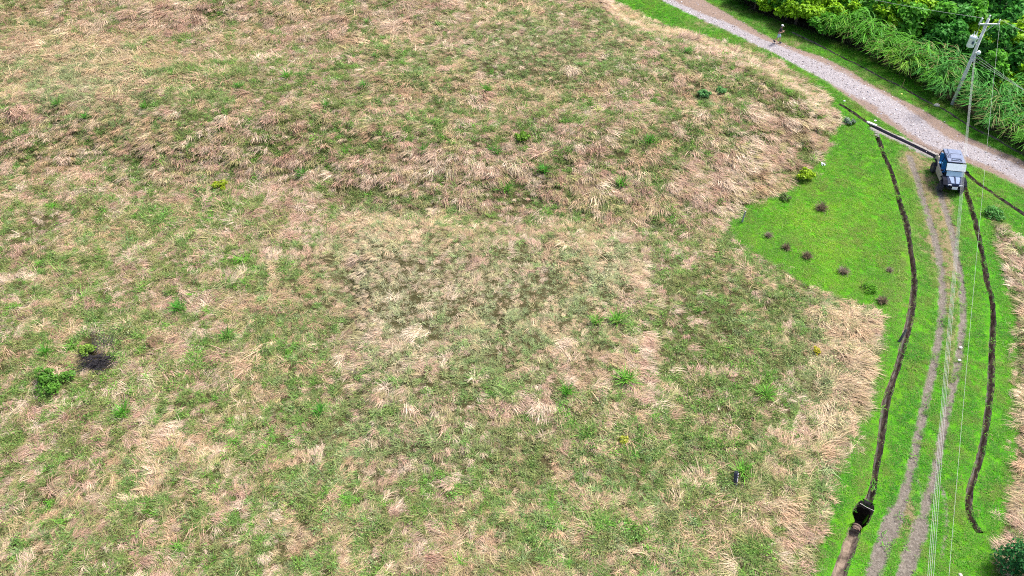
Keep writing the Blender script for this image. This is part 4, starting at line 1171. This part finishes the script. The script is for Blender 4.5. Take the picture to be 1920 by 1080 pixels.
M_SKIN = simple('skin', (0.52, 0.30, 0.22), 0.6, 0, 0.08, 5)
M_SHIRT = simple('black_cloth', (0.014, 0.014, 0.022), 0.85, 0, 0.2, 8)
M_SHORT = simple('pale_blue_cloth', (0.42, 0.56, 0.68), 0.85, 0, 0.12, 8)
M_CAP = simple('white_cap', (0.80, 0.80, 0.80), 0.8, 0, 0.05, 8)
M_SOLE = simple('white_sole', (0.78, 0.78, 0.76), 0.7, 0, 0.05, 8)
M_HAIR = simple('dark_hair', (0.03, 0.022, 0.018), 0.7, 0, 0.3, 10)
M_PHONE = simple('dark_device', (0.02, 0.02, 0.025), 0.3, 0, 0.1, 6)
pp = Vector((*ground(1457, 80, 0.06), 0.06))
d2 = Vector((*ground(1540, 113), 0)) - Vector((*ground(1420, 62), 0))
per = empty('person', pp, math.atan2(d2.y, d2.x) + R(20))
tag(per, 'person in white cap, black shirt and pale blue shorts walking along the gravel road', 'person')
K = {}
PEL, CH, NK, HD = (0, 0, 0.93), (0.05, 0, 1.26), (0.08, 0, 1.45), (0.12, 0, 1.60)
chains = [[('pel', PEL, (.12, .15)), ('belly', (0.02, 0, 1.08), (.10, .13)), ('ch', CH, (.11, .16)), ('nk', NK, .055), ('jaw', (0.11, 0, 1.52), .062), ('hd', (0.115, 0, 1.61), .085), ('top', (0.10, 0, 1.69), .07)],
          [('jaw', (0.11, 0, 1.52), .062), ('nose', (0.215, 0, 1.575), .015)]]
for s, fx, bk in ((1, 0.30, 0), (-1, -0.26, 1)):
    kn = (0.16, s * 0.10, 0.50) if fx > 0 else (-0.02, s * 0.10, 0.49)
    an = (0.20, s * 0.10, 0.09) if fx > 0 else (-0.30, s * 0.10, 0.15)
    chains.append([('pel', PEL, (.12, .15)), ('hip%d' % s, (0, s * 0.10, 0.86), .095), ('kn%d' % s, kn, .058), ('calf%d' % s, tuple(np.array(kn) * .6 + np.array(an) * .4), .056), ('an%d' % s, an, .038), ('toe%d' % s, (an[0] + 0.15, an[1], an[2] - 0.05), .032)])
    el = (0.04, s * 0.27, 1.10); wr = (0.27, s * 0.16, 1.14)
    chains.append([('ch', CH, (.11, .16)), ('sh%d' % s, (0.05, s * 0.19, 1.38), .062), ('el%d' % s, el, .043), ('wr%d' % s, wr, .028), ('palm%d' % s, (0.34, s * 0.12, 1.16), .030)])
    for q in range(4):
        y = s * (0.15 - 0.022 * q); ln = (0.060, 0.070, 0.066, 0.052)[q]
        chains.append([('palm%d' % s, (0.34, s * 0.12, 1.16), .030), ('f%d%d' % (s, q), (0.375, y, 1.175), .010), ('g%d%d' % (s, q), (0.375 + ln * 0.6, y - s * 0.008, 1.185), .009), ('h%d%d' % (s, q), (0.375 + ln * 0.8, y - s * 0.02, 1.16), .008)])
    chains.append([('wr%d' % s, wr, .028), ('t1%d' % s, (0.325, s * 0.095, 1.185), .011), ('t2%d' % s, (0.365, s * 0.075, 1.195), .009)])
skin_body('body', chains, None, per, M_SKIN, 'pel')
sh = [[('w', (0, 0, 0.92), (.135, .165)), ('b', (0.02, 0, 1.08), (.125, .155)), ('c', (0.05, 0, 1.27), (.135, .185)), ('n', (0.07, 0, 1.41), (.075, .10))]]
for s in (-1, 1): sh.append([('c', (0.05, 0, 1.27), .15), ('s%d' % s, (0.05, s * 0.20, 1.375), .078), ('e%d' % s, (0.045, s * 0.255, 1.18), .066)])
skin_body('shirt', sh, None, per, M_SHIRT, 'b')
so = [[('w', (0, 0, 0.95), (.13, .16)), ('p', (0, 0, 0.88), (.13, .165))]]
for s, kn in ((1, (0.15, 0.10, 0.53)), (-1, (-0.015, -0.10, 0.52))): so.append([('p', (0, 0, 0.88), .13), ('h%d' % s, (0.02, s * 0.10, 0.78), .11), ('k%d' % s, kn, .088)])
skin_body('shorts', so, None, per, M_SHORT, 'p')
for s, an, tilt in ((1, (0.20, 0.10, 0.09), 0), (-1, (-0.30, -0.10, 0.15), R(28))):
    sh_ = MB().box((an[0] + 0.06, an[1], an[2] - 0.015), (0.28, 0.105, 0.10), (0, tilt, 0), 0.72).build('shoe', M_SHIRT, per, 0.03)
    MB().box((an[0] + 0.06 - 0.02 * (tilt > 0), an[1], an[2] - 0.072), (0.30, 0.112, 0.03), (0, tilt, 0)).build('sole', M_SOLE, sh_, 0.012)
cap = MB().lathe([(0.108, 0), (0.112, 0.04), (0.10, 0.085), (0.065, 0.115), (0.012, 0.128)], 18, Matrix.Translation((0.105, 0, 1.635)) @ Matrix.Rotation(R(8), 4, 'Y')).build('cap', M_CAP, per, smooth=True)
MB().box((0.235, 0, 1.628), (0.13, 0.15, 0.014), (0, R(14), 0)).build('brim', M_HAIR, cap, 0.005)
MB().lathe([(0.098, 0), (0.102, 0.06), (0.10, 0.1)], 16, Matrix.Translation((0.085, 0, 1.545))).build('hair', M_HAIR, per, smooth=True)
ph_ = tag(MB().box((0, 0, 0), (0.015, 0.16, 0.085), (0, R(-35), 0)).build('camera_remote', M_PHONE, None, 0.006), 'small dark handset held in front by the walking person', 'handset')
ph_.matrix_world = Matrix.Translation(per.location) @ Matrix.Rotation(per.rotation_euler.z, 4, 'Z') @ Matrix.Translation((0.42, 0, 1.205))

# ------------------------------------------------------------------ plants one can pick out
def tuft_plant(name, geo, loc, rz, sc, col, label, cat, group=None):
    o = link(name, geo_mesh(name, geo, M_LEAF))
    o.location = loc; o.rotation_euler = (0, 0, rz); o.scale = sc if isinstance(sc, tuple) else (sc,) * 3
    o['kind'] = 'thing'; o.color = (*col, 1); o['leafy'] = 1
    return tag(o, label, cat, group)
def bush(name, rad, hgt, n, leaf, loc, col, label, cat='bush', seed=0):
    r_ = np.random.default_rng(seed)
    e = empty(name, loc); tag(e, label, cat)
    g, cs = crown_mesh(r_, rad, hgt, n, leaf, 0.05, 11)
    c = link('foliage', geo_mesh('foliage', (g[0], g[1], g[2], g[3], [t * .8 for t in g[4]]), M_LEAF), e); c.color = (*col, 1)
    m = MB()
    for (x, y, z, q) in cs: m.tube([(x * .1, y * .1, -0.1), (x * .6, y * .6, z * .6), (x, y, z)], [0.02, 0.014, 0.006], 4)
    m.build('stems', M_BARK, e)
    return e
rg = np.random.default_rng(99)
# small tufts standing on the mown triangle
dead_geo = lambda n, l: blades(n, rg, 0.17, None, (0.22 * l, 0.50 * l), (35, 90), (-30, 70), (0.014, 0.028))
BRN, GRYB = (0.19, 0.15, 0.10), (0.26, 0.22, 0.17)
for (px, py, sc, col, lab) in [(1540, 392, 1.15, BRN, 'big round brown tuft in the middle of the mown triangle'), (1441, 443, 0.75, GRYB, 'small grey tuft nearest the grey post on the mown grass'),
                               (1474, 466, 0.85, BRN, 'brown tuft second from the grey post in the line of tufts'), (1513, 482, 0.95, BRN, 'brown tuft between two others in the line across the lawn'),
                               (1581, 511, 0.95, GRYB, 'brown-grey tuft at the right end of the line across the lawn'), (1667, 508, 0.6, GRYB, 'faint grey tuft at the lawn edge near the ditch'), (1654, 566, 0.9, BRN, 'dark brown tuft at the bottom corner of the mown triangle')]:
    tuft_plant('grass_tuft', dead_geo(280, 1.0), at(px, py), rg.uniform(0, 6), (sc * 1.12, sc * 1.12, sc * 1.25), col, lab, 'tuft', 'lone tufts on the mown grass')
bush('shrub', 0.62, 0.85, 900, (0.06, 0.12), at(1511, 336), (0.30, 0.48, 0.015), 'yellow-green shrub on the mown grass by the dry bank', 'shrub', 1)
bush('shrub', 0.42, 0.3, 400, (0.04, 0.07), at(1473, 374), (0.13, 0.19, 0.06), 'low dark green shrub at the lawn edge left of the brown tuft', 'shrub', 2)
bush('shrub', 0.5, 0.18, 400, (0.04, 0.08), at(1629, 543), (0.12, 0.33, 0.02), 'low green weed patch near the bottom corner of the lawn', 'weed', 3)
bush('shrub', 0.45, 0.35, 480, (0.05, 0.10), at(1592, 231), (0.24, 0.33, 0.24), 'pale grey-green bushy weed below the grass mound by the road', 'weed', 4)
bush('bush', 1.05, 0.6, 1500, (0.05, 0.11), at(105, 718), (0.10, 0.25, 0.030), 'bright leafy bush in the field below the dead brush', 'bush', 5)
bush('bush', 0.5, 0.5, 600, (0.06, 0.12), at(165, 662), (0.20, 0.34, 0.05), 'small light green bush beside the dead brush', 'bush', 6)
bush('bush', 1.9, 1.9, 5200, (0.06, 0.12), at(1935, 1115), (0.030, 0.15, 0.035), 'dark green dense bush in the bottom right corner', 'bush', 7)
bush('weed', 0.55, 0.45, 700, (0.06, 0.12), at(1320, 182), (0.13, 0.33, 0.10), 'larger blue-green broadleaf weed high in the field', 'weed', 8)
bush('weed', 0.4, 0.3, 420, (0.06, 0.12), at(1351, 174), (0.13, 0.32, 0.09), 'smaller blue-green weed right of the larger one', 'weed', 9)
bush('weed', 0.55, 0.35, 600, (0.06, 0.12), at(415, 352), (0.28, 0.38, 0.02), 'yellowish leafy weed on the bank in the left field', 'weed', 10)
bush('weed', 0.26, 0.25, 110, (0.07, 0.12), at(1168, 828), (0.42, 0.46, 0.05), 'small yellow-leaved plant in the lower field', 'plant', 12)
bush('weed', 0.25, 0.25, 120, (0.06, 0.12), at(1529, 661), (0.42, 0.40, 0.03), 'tiny yellow plant left of the golden straw patch', 'plant', 13)
bush('weed', 0.6, 0.4, 800, (0.06, 0.12), at(980, 262), (0.15, 0.30, 0.03), 'green leafy weed on the middle bank', 'weed', 14)
bush('weed', 0.75, 0.35, 700, (0.06, 0.13), at(1868, 405), (0.10, 0.30, 0.06), 'bright weed patch at the top of the right field', 'weed', 15)
# a pale rosette and the vivid green tussocks dotted over the field
tuft_plant('rosette', blades(16, rg, 0.03, None, (0.4, 0.55), (40, 65), (5, 35), (0.06, 0.09)), at(1120, 210, 0.1), 0, 1.0, (0.50, 0.58, 0.18), 'pale yellow-green rosette plant on the middle bank', 'plant')
GV = (0.075, 0.30, 0.03)
tuss = [geo_mesh('tussock', blades(80, rg, 0.17, None, (0.4, 0.8), (45, 88), (0, 60), (0.022, 0.042)), M_LEAF) for _ in range(3)]
for k, (px, py, sc, lab) in enumerate([(540, 143, 1.25, 'largest vivid tussock of the upper left field'), (563, 139, 0.8, 'vivid tussock just right of the largest upper one'), (450, 161, 0.95, 'vivid tussock left of the largest upper one'),
        (323, 137, 0.8, 'vivid tussock at the right end of the golden straw patch'), (108, 193, 0.9, 'vivid tussock farthest left in the upper field'), (163, 218, 0.8, 'vivid tussock below the golden straw patch'), (272, 199, 0.9, 'vivid tussock above the streaked bank'),
        (612, 196, 0.8, 'vivid tussock right of the upper left ones'), (505, 220, 0.75, 'vivid tussock halfway down the upper left field'), (412, 242, 0.9, 'vivid tussock on the bank left of center'), (567, 325, 1.0, 'vivid tussock low on the left bank'),
        (1217, 262, 1.1, 'vivid round tussock on the bank right of center'), (1165, 344, 1.25, 'largest vivid tussock of the lower bank'), (1020, 318, 1.1, 'vivid tussock between straw heaps on the middle bank'), (928, 284, 1.1, 'vivid tussock just above the drooping straw'),
        (913, 168, 1.2, 'vivid tussock above a pale straw spill'), (793, 283, 1.0, 'vivid tussock left of the drooping straw'), (683, 161, 1.1, 'vivid tussock at the upper middle of the field'), (948, 354, 1.2, 'vivid tussock under the drooping straw'), (705, 104, 0.9, 'vivid tussock near the top middle of the field'),
        (1434, 740, 1.2, 'vivid tussock left of the golden straw patch'), (1157, 601, 1.3, 'vivid tussock on the pad edge, upper one'), (1117, 601, 1.0, 'vivid tussock left of the pad edge'), (1176, 711, 1.4, 'vivid tussock on the pad edge, lower one'), (1063, 733, 1.0, 'vivid tussock below the reddish straw'),
        (425, 630, 1.0, 'vivid tussock in the lower left field'), (336, 577, 1.1, 'vivid tussock above the lower left straw swaths'), (85, 100 + 560, 1.0, 'vivid tussock left of the dead brush'), (690, 40, 0.9, 'vivid tussock near the top edge'), (1393, 886, 1.2, 'vivid tussock touching the dark plank'),
        (232, 772, 1.1, 'vivid tussock below the brush hollow'), (600, 770, 1.0, 'vivid tussock at the lower middle'), (1290, 95, .8, 'vivid tussock near the road in the upper field'), (1440, 105, .9, 'vivid tussock closest to the gravel road'), (1428, 122, .9, 'vivid tussock second closest to the gravel road')]):
    o = link('grass_tussock', tuss[k % 3]); o.location = at(px, py + 3, -0.02); o.rotation_euler = (0, 0, rg.uniform(0, 6.28)); o.scale = (sc * 1.05,) * 3
    c = GV if k % 3 else (0.10, 0.33, 0.03)
    if py > 595 and px > 1100: c = (0.16, 0.40, 0.05)
    o.color = (*c, 1)
    tag(o, lab, 'grass tussock', 'vivid green tussocks in the field')

# dead brush in a hollow, and fallen odds and ends
M_BRUSH = simple('charred_wood', (0.030, 0.026, 0.030), 0.85, 0, 0.4, 8, 0.4)
m = MB(); b0 = at(182, 684)
for k in range(130):
    t = rg.normal(R(8), 0.5) + (math.pi if rg.uniform() < .5 else 0); l = rg.uniform(0.4, 1.3); x, y = rg.normal(0, 0.34), rg.normal(0.0, 0.28)
    h = rg.uniform(0.02, 0.40)
    m.tube([(x, y, h), (x + l * .5 * math.cos(t), y + l * .5 * math.sin(t), h + rg.uniform(-.05, .15)), (x + l * math.cos(t + .2), y + l * math.sin(t + .2), max(0.02, h + rg.uniform(-.25, .15)))], [0.022, 0.016, 0.006], 4)
for k in range(90):
    t = rg.uniform(0.9, 2.2); l = rg.uniform(0.3, 0.9); x, y = rg.normal(0.0, 0.35), 0.9 + rg.normal(0.3, 0.4); h = rg.uniform(0.02, 0.3)
    m.tube([(x, y, h), (x + l * math.cos(t), y + l * math.sin(t), h + rg.uniform(0, .3))], [0.016, 0.005], 4)
o = m.build('dead_brush', M_BRUSH); o.location = b0
tag(o, 'heap of dark dead branches in a hollow of the left field', 'brush heap')

def post(px, py, h, r, lean, name, mat, label, cat, taper=0.8):
    p = at(px, py)
    o = MB().tube([(0, 0, -0.25), (lean[0] * .5, lean[1] * .5, h * .5), (lean[0], lean[1], h)], [r, r * .95, r * taper], 8).build(name, mat)
    o.location = p
    return tag(o, label, cat)
M_GREYW = simple('grey_wood', (0.30, 0.31, 0.33), 0.85, 0, 0.3, 6, 0.3)
M_DKW = simple('dark_wood', (0.07, 0.075, 0.08), 0.85, 0, 0.4, 6, 0.3)
post(1391, 417, 0.85, 0.06, (0.10, 0.12), 'marker_post', M_GREYW, 'grey post standing at the left corner of the mown triangle', 'post')
post(1684, 643, 0.70, 0.075, (0.40, 0.42), 'marker_post', M_DKW, 'short dark leaning post beside the left ditch', 'post')
post(1690, 165, 0.75, 0.022, (0.05, 0.02), 'stake', simple('bare_stick', (0.45, 0.32, 0.16), 0.8), 'taller thin bare stake by the verge ditch', 'stake')
post(1673, 156, 0.45, 0.018, (-0.06, 0.02), 'stake', simple('bare_stick', (0.42, 0.34, 0.2), 0.8), 'shorter thin stake left of the taller one', 'stake')
# dark plank with pale flecks
p = at(1378, 912)
pl = empty('weathered_plank', p); tag(pl, 'dark weathered plank with pale flecks leaning in the lower field', 'plank')
m = MB().prism([(-0.04, -0.1), (0.04, -0.1), (0.045, 0.68), (0.02, 0.76), (-0.02, 0.70), (-0.045, 0.62)], -0.10, 0.10)
bo = m.build('board', simple('dark_board', (0.035, 0.035, 0.055), 0.7, 0, 0.4, 6, 0.4), pl, 0.008); 
m = MB()
for k in range(9): m.box((rg.uniform(-.02, .03), -0.106 + rg.uniform(-.002, .002), rg.uniform(0.1, 0.66)), (rg.uniform(.02, .05), 0.012, rg.uniform(.02, .06)), (0, rg.uniform(-.6, .6), 0))
for k in range(7): m.box((0.052, rg.uniform(-.08, .08), rg.uniform(0.1, 0.6)), (0.014, rg.uniform(.02, .05), rg.uniform(.02, .06)))
m.build('flecks', simple('lichen', (0.6, 0.58, 0.66), 0.9), pl)
pl.rotation_euler = (R(-42), R(32), R(20))
# stones and litter
def rock(name, px, py, s, mat, label, cat, seed):
    r_ = np.random.default_rng(seed)
    me = bpy.data.meshes.new(name)
    import bmesh
    bm = bmesh.new(); bmesh.ops.create_icosphere(bm, subdivisions=2, radius=1.0)
    for v_ in bm.verts: v_.co = Vector((v_.co.x * s[0], v_.co.y * s[1], v_.co.z * s[2])) * float(r_.uniform(0.82, 1.12))
    bm.to_mesh(me); bm.free()
    o = link(name, me, None, mat); o.location = at(px, py, s[2] * 0.5)
    return tag(o, label, cat)
M_PALE = simple('pale_stone', (0.66, 0.60, 0.48), 0.85, 0, 0.12, 6, 0.3)
M_WHT = simple('white_stone', (0.78, 0.78, 0.76), 0.8, 0, 0.08, 6, 0.3)
rock('stone', 1756, 199, (0.24, 0.17, 0.16), M_PALE, 'large cream stone on the verge left of the pole foot', 'stone', 1)
rock('stone', 1690, 177, (0.10, 0.08, 0.06), simple('yellow_litter', (0.70, 0.68, 0.15), 0.6), 'small yellow lump on the far grass verge', 'litter', 2)
rock('stone', 1583, 190, (0.10, 0.08, 0.06), M_WHT, 'small white stone on the near verge by the grass mound', 'stone', 3)
rock('stone', 1641, 227, (0.11, 0.09, 0.06), M_WHT, 'small white stone on the near verge above the drain', 'stone', 4)
rock('stone', 1800, 1079, (0.09, 0.09, 0.07), M_PALE, 'small cream lump on the grass at the bottom edge', 'stone', 5)
for k, (px, py) in enumerate([(1801, 652), (1799, 676)]):
    rock('stone', px, py, (0.10, 0.07, 0.05), M_WHT, ('upper', 'lower')[k] + ' white stone lying in the right wheel rut', 'stone', 20 + k)
# scrap of pale litter beside the yellow shrub
m = MB()
for k in range(12): m.box((rg.normal(0, .13), rg.normal(0, .11), rg.uniform(.03, .12)), (rg.uniform(.05, .12), rg.uniform(.04, .1), 0.02), (rg.uniform(-.5, .5), rg.uniform(-.5, .5), rg.uniform(0, 3)))
o = m.build('litter', simple('pale_plastic', (0.55, 0.62, 0.72), 0.5)); o.location = at(1542, 309); tag(o, 'scatter of pale blue-white scraps beside the yellow shrub', 'litter')
# thin stick across the pit, clay pipe at its lower end, fallen stalk on the thicket edge
a, b = at(1611, 946, 0.12), at(1638, 960, 0.10)
o = MB().tube([(0, 0, 0), (b - a) * .5 + Vector((0, 0, -.03)), b - a], 0.012, 5).build('stick', simple('pale_stick', (0.55, 0.52, 0.46), 0.8)); o.location = a; tag(o, 'thin pale stick lying across the dark pit', 'stick')
a, b = at(1608, 985, -0.08), at(1601, 998, -0.10)
d_ = (b - a).normalized()
e = empty('drain_pipe', a); tag(e, 'broken clay pipe end where the pit meets the lower ditch', 'pipe')
qd = Vector((0, 0, 1)).rotation_difference(d_).to_matrix().to_4x4()
m = MB(); n_ = 18
for (ro, h0, h1) in ((0.19, 0, 0.22), (0.22, 0, 0.07)):
    V = []; F = []
    for r_, h_ in ((ro - 0.05, h0), (ro, h0), (ro, h1), (ro - 0.05, h1)):
        for k in range(n_): V.append(qd @ Vector((r_ * math.cos(6.2832 * k / n_), r_ * math.sin(6.2832 * k / n_), h_)))
    for q in range(4):
        for k in range(n_): F.append((q * n_ + k, q * n_ + (k + 1) % n_, ((q + 1) % 4) * n_ + (k + 1) % n_, ((q + 1) % 4) * n_ + k))
    mm = MB().add(V, F); mm.build('barrel' if ro < 0.20 else 'collar', simple('clay', (0.15, 0.095, 0.07), 0.85, 0, 0.3, 6, 0.3), e)
a, b = at(1678, 128, 0.5), at(1713, 133, 0.75)
o = MB().tube([(0, 0, 0), (b - a) * .5 + Vector((0, 0, .05)), b - a], [0.03, 0.025, 0.012], 6).build('fallen_stalk', simple('straw_stalk', (0.55, 0.45, 0.24), 0.8)); o.location = a; tag(o, 'dry fallen stalk lying against the cane grass edge', 'stalk')
